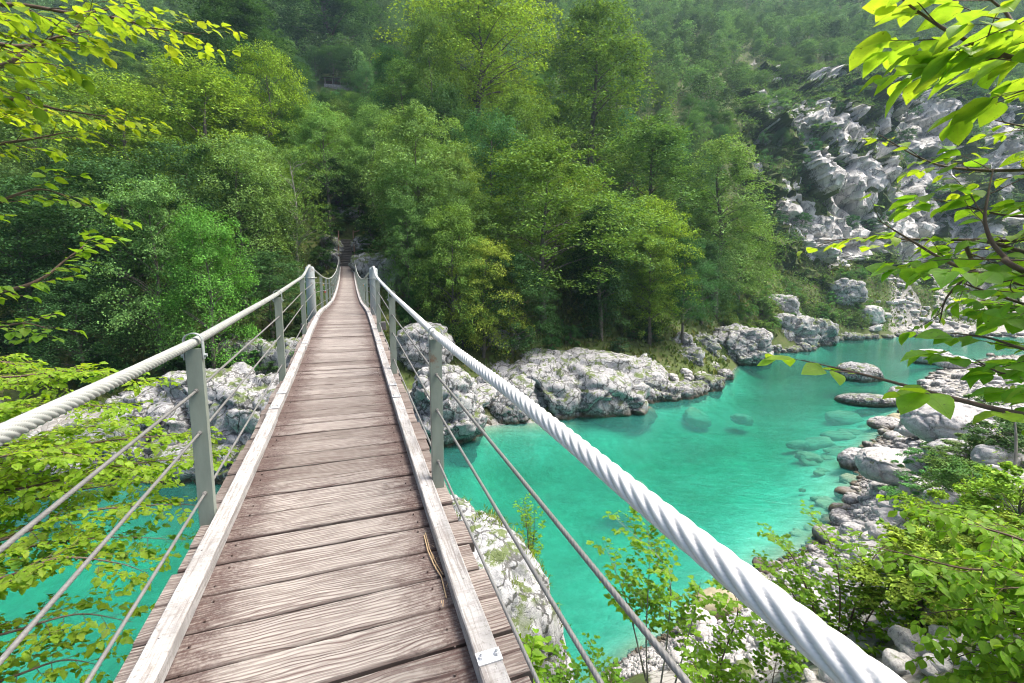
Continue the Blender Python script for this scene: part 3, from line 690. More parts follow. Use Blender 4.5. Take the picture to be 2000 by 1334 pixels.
# the rubble band between water and trees: (px, py) boxes where the photo shows white stones
zones = [((1690, 1960), (790, 900), 120, (14, 44), 'white limestone stone in the rubble along the right shore', 'stones in the right shore rubble'),
         ((1760, 1990), (900, 1080), 60, (16, 50), 'white stone among shrubs behind the big boulders', 'stones behind the big boulders'),
         ((1790, 2000), (650, 770), 90, (10, 34), 'pale stone on the distant gravel bar', 'stones on the distant gravel bar'),
         ((1330, 1990), (1100, 1334), 190, (16, 80), 'white block on the near bank under the saplings', 'blocks on the near bank'),
         ((1560, 1800), (1030, 1180), 50, (18, 60), 'stone on the near waterline below the saplings', 'stones on the near waterline'),
         ((1590, 1780), (950, 1060), 60, (20, 60), 'stone of the rubble apron below the big white boulders', 'stones below the white boulders'),
         ((1310, 1390), (730, 760), 8, (16, 36), 'small white stone at the forest foot', 'stones at the forest foot'),
         ((1700, 1900), (590, 650), 60, (8, 26), 'block of fallen scree below the crag', 'scree blocks below the crag'),
         ((1730, 1870), (515, 600), 40, (8, 26), 'block of fallen scree on the slope below the crag', 'scree blocks on the slope')]
for (xr, yr, n, pr, lab, grp) in zones:
    for k in range(n):
        px, py = rng.uniform(*xr), rng.uniform(*yr)
        # walk the ray to the ground
        d0 = at(px, py, 1.0)-Vector((0, 0, EZ)); ts = np.geomspace(4, 180, 600)
        P = np.outer(ts, np.array(d0)); zz = ground(P[:, 0], P[:, 1]); hit = np.where(P[:, 2]+EZ < zz)[0]
        if not len(hit): continue
        i = hit[0]; x, y, z = P[i, 0], P[i, 1], zz[i]
        if z < -.25: continue
        s = rng.uniform(pr[0], pr[0]+(pr[1]-pr[0])*rng.random())/F*ts[i]
        stone((x, y, z+s*.12), s, lab, grp, protos)
# stones under the shallow water
sub_pts = [(1362, 795, 44), (1450, 797, 38), (1560, 845, 36), (1590, 877, 44), (1640, 835, 44), (1675, 830, 44), (1600, 845, 40),
           (1235, 925, 50), (1700, 855, 44), (1705, 885, 52), (1650, 870, 54), (1690, 905, 60), (1715, 825, 50), (1740, 858, 44), (1655, 800, 50)]
for px, py, wp in sub_pts:
    p = on_z(px, py, 0); c, D = col_of(p.x, p.y); s = wp/F*D
    stone((p.x, p.y, min(-.38-s*.25, gz(p.x, p.y)+s*.1 if px > 1600 else -.5-s*.3)), s*1.2, 'brown flat stone resting under the shallow water', 'stones under the shallow water', protos_dark, 'submerged_stone')
for k in range(58):
    px, py = rng.uniform(1560, 1790), rng.uniform(790, 1060); p = on_z(px, py, -.2); z = gz(p.x, p.y)
    if z > .05 or z < -1.3: continue
    c, D = col_of(p.x, p.y); s = rng.uniform(8, 44)/F*D
    stone((p.x, p.y, max(z, -.6)-s*.05), s, 'brown flat stone resting under the shallow water', 'stones under the shallow water', protos_dark, 'submerged_stone')
place_stones()
# pebbles between the stones: one mass nobody could count
def pebbles():
    V0, Q0 = ico(1); Vs = []; Qs = []; r = np.random.default_rng(3); n = 0
    for k in range(20000):
        if k % 3: px, py = r.uniform(1180, 2050), r.uniform(970, 1350)
        else: px, py = r.uniform(1660, 2000), r.uniform(640, 1010)
        p = on_z(px, py, .3); z = gz(p.x, p.y) if k % 40 == 0 else None
        Vs.append((p.x, p.y, px, py))
    A = np.array(Vs); zz = ground(A[:, 0], A[:, 1])
    for it in range(3):      # refine: slide each point along its ray to the slope
        B = np.array([on_z(a[2], a[3], min(max(z, .0), 5)) for a, z in zip(A, zz)]); zz = ground(B[:, 0], B[:, 1])
    ok = (zz > -.1) & (zz < 4.5); B = B[ok]; zz = zz[ok]; out = []; 
    D = B[:, 0]*SY_+B[:, 1]*CY_; s = r.uniform(.04, .14, len(B))*np.clip(D/14, .7, 2.2)
    rot = r.uniform(0, 6.28, len(B)); c, s_ = np.cos(rot), np.sin(rot)
    J = V0[None]*(1+r.uniform(-.25, .25, (len(B), len(V0), 1)))*np.array([1, .75, .55])*s[:, None, None]
    W = np.stack([J[..., 0]*c[:, None]-J[..., 1]*s_[:, None], J[..., 0]*s_[:, None]+J[..., 1]*c[:, None], J[..., 2]], -1)
    W = W + np.stack([B[:, 0], B[:, 1], zz+.02], 1)[:, None, :]
    Q = (Q0[None]+(np.arange(len(B))*len(V0))[:, None, None]).reshape(-1, 3)
    me = np_mesh('pebbles', W.reshape(-1, 3), Q, M['boulder']); o = bpy.data.objects.new('pebbles', me); link(o)
    tag(o, 'small white pebbles filling the shore between larger stones', 'pebbles', kind='stuff')
pebbles()

# ------------------------------------------------------------------ trees
def make_tree(kind, seed, H, R, mat='leaf_far', bark='bark', nspray=170, per=150, leaf=.17, crown_base=.25, flat=.28, lean=0.0, open_=.5, name=None):
    """unit tree mesh pair in metres (trunk, crown); H height, R crown radius"""
    r = np.random.default_rng(seed); rr = random.Random(seed)
    z0 = H*crown_base
    # crown envelope radius at height t in 0..1 within the crown
    def env(t):
        if kind == 'cone': return R*np.sqrt(np.clip(1-((t-.36)/.66)**2, 0, 1))*(1-.25*t)
        if kind == 'oval': return R*np.sqrt(np.clip(1-((t-.42)/.6)**2, 0, 1))
        return R*np.clip(1-((t-.38)/.66)**2, 0, 1)**.6
    # big lobes break the outline
    nl = 11; la = r.uniform(0, 6.28, nl); lt = r.uniform(.1, .95, nl); ls = r.uniform(-.38, .45, nl)
    def lobe(a, t):
        k = 0
        for i in range(nl): k = k + ls[i]*np.exp(-((np.angle(np.exp(1j*(a-la[i]))))/.7)**2-((t-lt[i])/.22)**2)
        return 1+k
    t = r.beta(1.25, 1.15, nspray); a = r.uniform(0, 6.283, nspray); q = np.sqrt(r.uniform(open_**2, 1, nspray))
    q = np.where(r.random(nspray) < .18, r.uniform(.1, .6, nspray), q)
    e = env(t)*lobe(a, t)*q
    z = z0+(H-z0)*t + r.normal(0, .15, nspray)
    # beech like tiers
    cx = np.cos(a)*e+lean*(z/H); cyy = np.sin(a)*e
    C = np.stack([cx, cyy, z], 1)
    out = np.stack([np.cos(a), np.sin(a), np.zeros(nspray)], 1)
    sr = R*.25*r.uniform(.5, 1.4, nspray)*(1-.3*t)
    n = nspray*per; sp = np.repeat(np.arange(nspray), per)
    rad = np.sqrt(r.random(n)); an = r.uniform(0, 6.283, n)
    o2 = out[sp]; side = np.stack([-o2[:, 1], o2[:, 0], np.zeros(n)], 1)
    lu = rad*np.cos(an)*1.25; lv = rad*np.sin(an)*.85
    rise = .25+.5*t[sp]
    dz = lu*(rise-.45) - (lu.clip(0)**2)*.42 + r.normal(0, flat, n)*(1-.5*rad)
    P = C[sp] + (o2*lu[:, None]+side*lv[:, None])*sr[sp][:, None]; P[:, 2] += dz*sr[sp]; P += (fbm(P*.9+seed*3.1, 2, seed)[:, None])*.35*R/4*o2
    N = np.array([0, 0, 1.0])+r.normal(0, .42, (n, 3))+o2*.35; N /= np.linalg.norm(N, axis=1)[:, None]
    U = o2*(.6)+r.normal(0, .6, (n, 3)); U[:, 2] = U[:, 2]*.4-.15
    L = leaf*r.uniform(.6, 1.4, n); Q = leaf_quads(P, U, N, L, L*.62, r)
    crown = np_mesh('crown', Q.reshape(-1, 3), np.arange(n*4).reshape(-1, 4), M[mat])
    # trunk and limbs
    mb = MB(); k = 12; rad0 = H*.016+.05
    bend = [Vector((lean*(i/(k-1))+math.sin(i*.7+seed)*.02*H*(i/k), math.cos(i*.9+seed)*.015*H*(i/k), -1.2+(H*.84+1.2)*i/(k-1))) for i in range(k)]
    mb.tube(bend, [rad0*(1-.88*i/(k-1)) for i in range(k)], 7)
    order = list(range(nspray)); rr.shuffle(order)
    for j in order[:34]:
        tip = Vector(C[j]); tip.x *= .72; tip.y *= .72; tip.z = min(tip.z, z0+(H-z0)*.85)-.2; zz = max(z0*.7, tip.z-(.35+.3*rr.random())*math.hypot(tip.x, tip.y)-.3); f = (zz+1.2)/(H*.84+1.2)*(k-1); i = int(min(max(f, 0), k-2)); u = min(max(f-i, 0), 1)
        b = bend[i].lerp(bend[i+1], u); mid = b.lerp(tip, .5)+Vector((rr.uniform(-.2, .2), rr.uniform(-.2, .2), .25))
        r0 = rad0*(1-.88*min(f, k-1)/(k-1))*.5
        mb.tube([b, b.lerp(mid, .5)+Vector((0, 0, .08)), mid, mid.lerp(tip, .6), tip], [r0, r0*.75, r0*.55, r0*.35, .012], 5, caps=False)
    me = bpy.data.meshes.new('trunk'); me.from_pydata(mb.v, [], mb.f); me.materials.append(M[bark]); me.update()
    me.polygons.foreach_set('use_smooth', [True]*len(me.polygons))
    return dict(trunk=me, crown=crown, H=H, R=R, kind=name or kind)
PR = {
 'beech': [make_tree('round', 1, 14, 4.6, nspray=250, per=115, flat=.26), make_tree('round', 2, 15, 5.0, nspray=260, per=115, flat=.28), make_tree('round', 3, 12, 4.6, nspray=240, per=110, flat=.26, crown_base=.10)],
 'broad': [make_tree('oval', 4, 14, 4.0, nspray=240, per=115, flat=.45, leaf=.155), make_tree('oval', 5, 15, 3.6, nspray=240, per=110, flat=.45, leaf=.155, crown_base=.15), make_tree('round', 6, 12, 4.2, nspray=220, per=120, flat=.5, leaf=.155, crown_base=.1)],
 'tall': [make_tree('cone', 7, 17, 4.0, nspray=260, per=110, flat=.4, leaf=.16, crown_base=.12), make_tree('cone', 8, 16, 4.4, nspray=260, per=110, flat=.4, crown_base=.1)],
 'open': [make_tree('oval', 9, 12, 3.8, nspray=110, per=60, flat=.3, leaf=.15, crown_base=.35, bark='bark_pale')],
 'bush': [make_tree('round', 10, 4, 2.2, nspray=60, per=130, flat=.35, leaf=.16, crown_base=.02), make_tree('oval', 11, 5, 1.9, nspray=60, per=130, flat=.4, leaf=.15, crown_base=.02), make_tree('round', 12, 3, 2.0, nspray=50, per=130, flat=.4, leaf=.15, crown_base=.0)],
}
def plant_tree(fam, X, Y, Zg, H, R, tint, label, cat='tree', group=None, name=None, v=None, lean=0):
    pr = PR[fam][v if v is not None else rng.randrange(len(PR[fam]))]
    o = empty(name or {'beech': 'beech_tree', 'broad': 'broadleaf_tree', 'tall': 'tall_tree', 'open': 'sparse_tree', 'bush': 'shrub'}[fam], (X, Y, Zg), label, cat, group, rng.uniform(0, 6.28))
    o.scale = (R/pr['R'], R/pr['R'], H/pr['H'])
    if lean: o.rotation_euler = (rng.uniform(-lean, lean), rng.uniform(-lean, lean), o.rotation_euler[2])
    tr = bpy.data.objects.new('trunk', pr['trunk']); link(tr, o)
    cr = bpy.data.objects.new('crown', pr['crown']); cr.color = (*tint, 1); link(cr, o)
    return o
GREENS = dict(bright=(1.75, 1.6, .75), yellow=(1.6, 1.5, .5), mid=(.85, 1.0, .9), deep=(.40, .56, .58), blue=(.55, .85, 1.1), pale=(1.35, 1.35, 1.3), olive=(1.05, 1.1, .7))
taken = []
def feature(fam, px, D, top, wpx, tint, label, name=None, v=None, lean=0, base=None):
    x, y = hor(px, D); z = gz(x, y) if base is None else base
    H = max(2.0, at(px, top, D).z - z + .3); R = wpx/2/F*D
    t = GREENS[tint] if isinstance(tint, str) else tint
    taken.append((x, y, R*.75)); return plant_tree(fam, x, y, z, H, R, t, label, 'tree', None, name, v, lean)
# trees one can pick out in the photograph
feature('beech', 940, 84, 8, 290, 'bright', 'tallest bright yellow green beech at the top centre of the forest', v=1)
feature('tall', 1150, 82, 55, 250, 'olive', 'tall grey green tree right of the brightest beech', v=1)
feature('beech', 1060, 46, 300, 300, 'olive', 'wide spreading beech overhanging the broad limestone ledge', v=0)
feature('beech', 1265, 53, 400, 170, 'yellow', 'yellow green beech leaning over the right tip of the ledge', v=2)
feature('broad', 1265, 66, 262, 230, 'mid', 'rounded green tree behind the yellow green beech', v=1)
feature('tall', 1395, 66, 288, 190, 'pale', 'tall pale tree at the right end of the near forest', v=0)
feature('broad', 1440, 72, 420, 130, 'olive', 'darker tree leaning right of the tall pale one', v=0)
feature('broad', 885, 38, 415, 150, 'olive', 'small crowned tree beside the right rail cables', v=2)
feature('beech', 822, 50, 235, 190, 'pale', 'pale tree rising above the stone stairs on the right', v=0)
feature('broad', 805, 44, 330, 140, 'mid', 'green tree just right of the stairs', v=0)
feature('open', 588, 44, 300, 110, 'olive', 'sparse tree with bare forking limbs left of the bridge', v=0)
feature('beech', 552, 60, 130, 150, 'yellow', 'bright pointed beech top left of the timber shelter', v=2)
feature('broad', 430, 52, 165, 210, 'bright', 'bright broad tree above the left rail', v=1)
feature('broad', 480, 38, 300, 190, 'pale', 'pale tree with layered boughs over the left rail', v=0)
feature('broad', 412, 29, 425, 170, (.85, 1.25, .7), 'fresh green bushy tree nearest the left bank', v=2)
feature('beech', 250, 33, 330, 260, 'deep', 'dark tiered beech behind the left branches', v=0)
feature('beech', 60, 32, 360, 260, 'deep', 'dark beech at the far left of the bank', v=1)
feature('broad', 280, 50, 190, 210, 'bright', 'light green tree at upper left above the dark beeches', v=1)
feature('broad', 110, 50, 150, 240, 'pale', 'hazy pale tree behind the upper left leaves', v=0)
feature('beech', 1180, 52, 390, 180, 'mid', 'mid green beech above the cracked limestone hump', v=1)
feature('broad', 960, 58, 250, 160, 'blue', 'blue green tree below the tallest beech', v=0)
feature('broad', 870, 64, 200, 150, 'deep', 'dark round tree left of the blue green one', v=2)
feature('tall', 778, 74, 130, 110, 'blue', 'slim blue green tree right of the timber shelter', v=0)
feature('tall', 800, 66, 150, 110, 'mid', 'slender green tree behind the pale stair tree', v=0)
feature('broad', 500, 84, 40, 200, 'deep', 'dark forest tree high above the left rail', v=1)
feature('broad', 665, 150, 10, 200, 'deep', 'dark tree at the top edge above the shelter', v=1)
feature('broad', 850, 70, 70, 130, 'olive', 'olive tree left of the tallest beech', v=2)
feature('beech', 1010, 66, 215, 170, 'olive', 'round crown between the tallest beech and the ledge beech', v=0)
feature('beech', 800, 41, 400, 90, 'mid', 'small layered tree over the right side of the stairs', v=2)
feature('beech', 530, 34, 500, 150, 'deep', 'low dark beech behind the left pylon', v=0)
feature('broad', 150, 28, 560, 170, 'deep', 'low shaded tree over the left bank', v=2)
feature('broad', 1000, 40, 500, 170, 'deep', 'low shaded tree above the grey limestone shelf', v=2)
feature('broad', 1370, 60, 480, 120, 'deep', 'small dark tree above the big streaked boulder', v=2)

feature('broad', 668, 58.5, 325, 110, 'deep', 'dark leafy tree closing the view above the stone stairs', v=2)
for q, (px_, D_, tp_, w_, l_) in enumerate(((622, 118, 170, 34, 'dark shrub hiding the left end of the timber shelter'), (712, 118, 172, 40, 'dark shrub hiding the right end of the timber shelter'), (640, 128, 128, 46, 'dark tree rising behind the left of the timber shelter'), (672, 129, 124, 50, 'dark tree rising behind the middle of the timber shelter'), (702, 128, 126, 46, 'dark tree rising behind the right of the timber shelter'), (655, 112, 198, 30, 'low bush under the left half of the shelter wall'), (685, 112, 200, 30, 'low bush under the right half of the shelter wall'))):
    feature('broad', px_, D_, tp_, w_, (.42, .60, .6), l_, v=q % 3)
# the rest of the forest
def forest():
    r = random.Random(21); cand = []
    zones = {}
    n_ind = 0; far = []
    pts = []
    for k in range(45000):
        D = r.uniform(27, 300)**1.0; px = r.uniform(-160, 2160)
        if r.random() > (D/300)**.9: continue
        x, y = hor(px, D)
        sp = 4.4 if D < 70 else (5.0 if D < 130 else 5.8)
        if any((x-a)**2+(y-b)**2 < (sp*.5+c*.5)**2 if c < 0 else (x-a)**2+(y-b)**2 < max(sp*.55, c)**2*.9 for a, b, c in taken): continue
        if any((x-a)**2+(y-b)**2 < sp**2 for a, b in pts[-4000:]): continue
        pts.append((x, y)); cand.append((D, px, x, y))
    cand.sort(); n_vis = 0
    X = np.array([c[2] for c in cand]); Y = np.array([c[3] for c in cand]); Z = ground(X, Y)
    rng_ = random.Random(5)
    for (D, px, x, y), z in zip(cand, Z):
        if z < 3.6: continue
        if abs(x+.17) < (5.6 if y > 28 else 3.4) and y < 57: continue
        cl = float(cliffness(np.array([px]), np.array([D]), z)[0])
        if px > 1380 and D < 104+max(0, px-1500)*.08: continue
        # keep the shelter in view
        fam = r.choices(['beech', 'broad', 'tall'], [4, 6, 1])[0]; H = r.uniform(10, 15); R = r.uniform(3.0, 4.3)
        if D > 100: H *= .85; R *= .9
        if cl > .15:
            if r.random() < (.80 if z < 78 else .25)*cl: continue
            fam = r.choice(['bush', 'bush', 'broad']) if z < 78 else 'broad'; H = r.uniform(2.5, 5.0); R = r.uniform(1.5, 2.4)
            if fam == 'broad': H *= 1.5; R *= 1.2
        if px > 1400 and D < 140: H *= .7; R *= .8
        if D > 130: R = max(R, 3.8)
        rp = F*R/D*1.1
        if px+rp > 640 and px-rp < 694 and D < 128:      # low growth in front of the timber shelter
            mx = (EZ+(570-196)/F*D-z)/1.12
            if mx < 1.5: continue
            if mx < H: H = mx; R = min(R, max(1.2, H*.4)); fam = 'bush' if H < 6 else fam
        left = px < 650
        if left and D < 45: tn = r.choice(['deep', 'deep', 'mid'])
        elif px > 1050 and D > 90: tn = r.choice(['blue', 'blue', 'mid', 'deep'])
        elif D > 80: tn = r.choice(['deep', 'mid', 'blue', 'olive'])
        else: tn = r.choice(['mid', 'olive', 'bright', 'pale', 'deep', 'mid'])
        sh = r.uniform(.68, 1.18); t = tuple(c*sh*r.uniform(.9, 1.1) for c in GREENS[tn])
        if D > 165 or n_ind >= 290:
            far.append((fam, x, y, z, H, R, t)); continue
        # label by place
        if cl > .15: lab, grp, nm = 'shrubby growth clinging to the limestone crag', 'shrubs on the crag', None
        elif px < 380: lab, grp = ('dark leafy tree in the shaded wood behind the left branches', 'shaded trees at left') if D < 70 else ('hazy tree high in the wood at upper left', 'upper left trees')
        elif px < 650: lab, grp = ('green tree in the wood left of the bridge stairs', 'trees left of the stairs') if D < 70 else ('tree on the slope above and left of the shelter', 'trees above left of the shelter')
        elif px < 1000: lab, grp = ('green tree in the wood right of the bridge stairs', 'trees right of the stairs') if D < 70 else ('tree high on the slope around the tallest beech', 'trees around the tallest beech')
        elif px < 1400: lab, grp = ('green tree in the wood above the limestone ledge', 'trees above the ledge') if D < 75 else ('bluish tree on the upper slope right of the tall grey green tree', 'upper slope trees')
        else: lab, grp = 'bluish tree on the mountainside above the crag', 'trees above the crag'
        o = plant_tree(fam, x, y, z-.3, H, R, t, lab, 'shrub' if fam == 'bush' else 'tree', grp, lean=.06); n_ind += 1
    # far wood: one object
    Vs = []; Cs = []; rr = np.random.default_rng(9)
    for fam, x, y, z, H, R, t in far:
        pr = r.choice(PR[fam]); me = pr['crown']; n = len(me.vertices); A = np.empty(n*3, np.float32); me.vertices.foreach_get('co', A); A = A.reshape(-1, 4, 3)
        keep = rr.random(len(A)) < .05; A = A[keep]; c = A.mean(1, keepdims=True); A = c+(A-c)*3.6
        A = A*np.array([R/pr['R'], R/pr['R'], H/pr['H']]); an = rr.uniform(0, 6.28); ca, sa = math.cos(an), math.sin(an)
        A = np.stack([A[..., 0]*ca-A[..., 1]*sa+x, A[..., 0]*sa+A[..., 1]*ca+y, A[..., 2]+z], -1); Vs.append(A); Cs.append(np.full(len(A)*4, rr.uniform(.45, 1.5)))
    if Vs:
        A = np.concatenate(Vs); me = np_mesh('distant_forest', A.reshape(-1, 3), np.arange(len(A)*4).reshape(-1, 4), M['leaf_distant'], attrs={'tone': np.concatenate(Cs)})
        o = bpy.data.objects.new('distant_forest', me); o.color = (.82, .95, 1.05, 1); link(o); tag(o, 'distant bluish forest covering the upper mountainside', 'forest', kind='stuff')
    print('trees', n_ind, 'far', len(far), 'quads', sum(len(v) for v in Vs))
forest()

# shrubs along the far bank and on the terrace across the bend
def shrubs():
    r = random.Random(31)
    spec = [((1460, 1720), (540, 640), 46, 'shrub on the green terrace across the river bend', 'shrubs on the terrace', (1.0, 1.7), 'mid'),
            ((1380, 1520), (600, 660), 14, 'bush at the foot of the tall pale tree', 'bushes under the pale tree', (1.0, 1.8), 'olive'),
            ((1900, 2000), (560, 640), 9, 'grey green willow bush on the gravel bar', 'willows on the gravel bar', (1.0, 1.8), 'pale'),
            ((780, 1300), (610, 690), 26, 'low bush between the far ledges and the trees', 'bushes behind the ledges', (.8, 1.4), 'deep'),
            ((0, 600), (640, 760), 26, 'low bush above the rocks on the left bank', 'bushes on the left bank', (.8, 1.5), 'deep'),
            ((1780, 2000), (730, 1000), 16, 'leafy bush between the boulders on the right shore', 'bushes on the right shore', (.4, .9), 'mid'),
            ((1780, 2000), (1060, 1334), 18, 'green bush on the near bank at lower right', 'bushes on the near bank', (.3, .65), 'bright'),
            ((1450, 2000), (180, 480), 70, 'small bush growing on the crag', 'bushes growing on the crag', (1.0, 2.2), 'blue')]
    for xr, yr, n, lab, grp, hr, tn in spec:
        for k in range(n):
            px, py = r.uniform(*xr), r.uniform(*yr); d0 = at(px, py, 1.0)-Vector((0, 0, EZ)); ts = np.geomspace(5, 260, 700)
            P = np.outer(ts, np.array(d0)); zz = ground(P[:, 0], P[:, 1]); hit = np.where(P[:, 2]+EZ < zz)[0]
            if not len(hit): continue
            i = hit[0]
            if zz[i] < .5: continue
            R = r.uniform(*hr); H = R*r.uniform(1.3, 2.2); t = tuple(c*r.uniform(.8, 1.2) for c in GREENS[tn])
            if abs(P[i, 0]+.17) < 1.6+R and P[i, 1] < 56: continue
            plant_tree('bush', P[i, 0], P[i, 1], zz[i]-.1, H, R, t, lab, 'bush', grp)
shrubs()

for q, (x_, y_, h_, l_) in enumerate(((-2.3, 50.4, 2.6, 'dark bush left of the foot of the stone stairs'), (2.1, 50.2, 2.6, 'dark bush right of the foot of the stone stairs'), (-2.5, 53.2, 3.2, 'dark bush halfway up the left side of the stone stairs'), (2.5, 53.4, 3.2, 'dark bush halfway up the right side of the stone stairs'), (-1.9, 57.2, 3.6, 'dark bush at the upper left of the stone stairs'), (1.5, 58.2, 3.8, 'dark bush at the upper right of the stone stairs'), (-.4, 60.5, 4.4, 'dark bush closing the head of the stone stairs'))):
    plant_tree('bush', x_, y_, gz(x_, y_)-.2, h_, 1.45 if q < 4 else 2.0, (.36, .50, .42), l_, 'bush')
# undergrowth: grass and herbs over the banks, one mass
def undergrowth():
    r = np.random.default_rng(11); n = 60000
    D = r.uniform(24, 112, n); px = r.uniform(-200, 2000, n); u = (px-1000)/F*D
    X = u*CY_+D*SY_; Y = -u*SY_+D*CY_; Z = ground(X, Y)
    ok = (Z > np.where((px > 1270) & (px < 1430), .5, 2.4)+fbm(np.stack([X, Y, 0*X], 1)*.25, 3, 90)*1.6) & ~((np.abs(X+.17) < 1.5) & (Y < 60)) & ((D < 60) | (px > 1350))
    X, Y, Z, D = X[ok], Y[ok], Z[ok], D[ok]; n = len(X)
    ht = r.uniform(.15, .5, n)*np.clip(D/45, .8, 1.5)
    P = np.stack([X, Y, Z+ht*.6], 1); U = r.normal(0, .45, (n, 3)); U[:, 2] = 1; N = rand_dirs(n, r); N[:, 2] *= .4
    Q = leaf_quads(P, U, N, ht*1.3, ht*.9, r)
    me = np_mesh('undergrowth', Q.reshape(-1, 3), np.arange(n*4).reshape(-1, 4), M['grass']); o = bpy.data.objects.new('undergrowth', me); link(o)
    tag(o, 'grass and low herbs covering the river banks', 'undergrowth', kind='stuff')
undergrowth()

# ------------------------------------------------------------------ the suspension bridge
BX = -0.171
SS = [-3, 0, 3.19, 6.67, 10.04, 13.1, 15.4, 19.0, 22.2, 25.5, 28.8, 32.4, 36, 41, 46, 50.5]
SZ = [-1.80, -1.677, -1.51, -1.23, -.88, -.63, -.58, -.56, -.50, -.36, -.14, .14, .47, 1.05, 1.85, 2.75]
_ss = np.linspace(-3, 50.5, 1200); _zz = np.interp(_ss, SS, SZ)
_k = np.hanning(81); _k /= _k.sum(); _zs = np.convolve(np.pad(_zz, 40, mode='reflect', reflect_type='odd'), _k, 'valid')
def dz(s): return EZ + float(np.interp(s, _ss, _zs))
def slope(s): return (dz(s+.05)-dz(s-.05))/.1
SP = 3.43
POSTS = [3.19, 6.67, 10.04] ; PYL = 13.15
FARP = [PYL+SP*k for k in range(1, 11)]
rail_s = [-3, 0] + POSTS + [PYL] + FARP + [50.4]
def rail_z(s):
    h = np.interp(s, [-3, 0, 3.19, 6.67, 10.04, PYL, PYL+3.4, PYL+7, 50.4], [1.2, 1.2, 1.2, 1.2, 1.19, 1.33, 1.15, 1.14, 1.05]); return dz(s)+float(h)
bridge = empty('suspension_bridge', (BX, 0, dz(0)), 'narrow plank suspension footbridge with steel cable rails over the river', 'bridge')
def par(o):
    o.parent = bridge; o.matrix_parent_inverse = Matrix.Translation(bridge.location).inverted(); return o
bridge_parts = []
# planks
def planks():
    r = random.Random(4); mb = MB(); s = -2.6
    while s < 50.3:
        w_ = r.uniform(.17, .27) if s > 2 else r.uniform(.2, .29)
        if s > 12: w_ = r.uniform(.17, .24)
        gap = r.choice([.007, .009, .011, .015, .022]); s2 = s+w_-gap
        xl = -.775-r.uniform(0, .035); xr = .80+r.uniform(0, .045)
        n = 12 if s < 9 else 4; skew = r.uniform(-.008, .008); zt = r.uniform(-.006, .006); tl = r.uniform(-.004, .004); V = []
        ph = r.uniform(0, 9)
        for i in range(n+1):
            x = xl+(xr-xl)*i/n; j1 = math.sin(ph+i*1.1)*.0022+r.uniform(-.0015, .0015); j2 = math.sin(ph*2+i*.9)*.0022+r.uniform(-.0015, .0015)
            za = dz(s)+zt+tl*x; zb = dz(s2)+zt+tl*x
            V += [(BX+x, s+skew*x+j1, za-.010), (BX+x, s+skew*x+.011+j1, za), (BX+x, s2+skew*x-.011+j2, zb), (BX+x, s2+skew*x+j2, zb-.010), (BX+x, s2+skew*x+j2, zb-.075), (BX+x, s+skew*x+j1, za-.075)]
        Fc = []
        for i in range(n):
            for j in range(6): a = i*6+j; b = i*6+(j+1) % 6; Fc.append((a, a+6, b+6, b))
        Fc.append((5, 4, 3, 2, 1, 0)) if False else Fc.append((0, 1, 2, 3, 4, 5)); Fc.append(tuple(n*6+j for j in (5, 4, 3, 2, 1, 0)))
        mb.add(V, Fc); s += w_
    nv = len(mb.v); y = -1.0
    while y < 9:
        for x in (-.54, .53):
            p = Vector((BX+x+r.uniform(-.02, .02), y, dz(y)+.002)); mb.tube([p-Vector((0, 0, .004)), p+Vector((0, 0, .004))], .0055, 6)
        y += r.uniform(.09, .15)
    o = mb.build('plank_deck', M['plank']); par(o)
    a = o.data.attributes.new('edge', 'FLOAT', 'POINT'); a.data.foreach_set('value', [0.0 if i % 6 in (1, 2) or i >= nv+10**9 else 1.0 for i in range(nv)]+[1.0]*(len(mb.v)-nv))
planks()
# stringers under the deck
for sx in (-.45, .45):
    mb = MB(); pts = [(BX+sx, s, dz(s)-.14) for s in np.linspace(-3, 50.3, 90)]
    n0 = len(pts); V = []
    for p in pts:
        for dx, dzz in ((-.05, -.07), (.05, -.07), (.05, .075), (-.05, .075)): V.append((p[0]+dx, p[1], p[2]+dzz))
    Fc = [(i*4+j, i*4+(j+1) % 4, i*4+4+(j+1) % 4, i*4+4+j) for i in range(n0-1) for j in range(4)]
    mb.add(V, Fc); par(mb.build('stringer', M['steel_dark']))
# kerb beams
def kerbs():
    r = random.Random(8)
    for sd in (-1, 1):
        s = -2.6; k = 0
        ends = [-2.6, 5.05] + [5.05+SP*i for i in range(1, 14)]
        for a, b in zip(ends[:-1], ends[1:]):
            b = min(b, 50.2)
            if a >= 50: break
            jo = r.uniform(-.008, .008); mb = MB(); n = max(4, int((b-a)/.25)); V = []
            xi, xo = .602+jo, .706+jo; hh = .078+r.uniform(-.004, .004)
            for i in range(n+1):
                y = a+.006+(b-a-.012)*i/n; z = dz(y); w1 = r.uniform(-.0015, .0015)
                for x, zz in ((xi, .003), (xi+w1, hh-.006), (xi+.006, hh), (xo-.006, hh), (xo+w1, hh-.006), (xo, .003)):
                    V.append((BX+sd*x, y, z+zz))
            Fc = []
            for i in range(n):
                for j in range(6):
                    q = (i*6+j, i*6+(j+1) % 6, i*6+6+(j+1) % 6, i*6+6+j); Fc.append(q if sd > 0 else q[::-1])
            Fc.append(tuple(range(5, -1, -1))); Fc.append(tuple(n*6+j for j in range(6)))
            mb.add(V, Fc); y = a+.3
            while y < b-.1 and a < 12:
                p = Vector((BX+sd*((xi+xo)/2+r.uniform(-.02, .02)), y, dz(y)+hh)); mb.tube([p-Vector((0, 0, .004)), p+Vector((0, 0, .0035))], .0065, 6); y += r.uniform(.45, .7)
            par(mb.build('kerb_beam', M['kerb']))
kerbs()
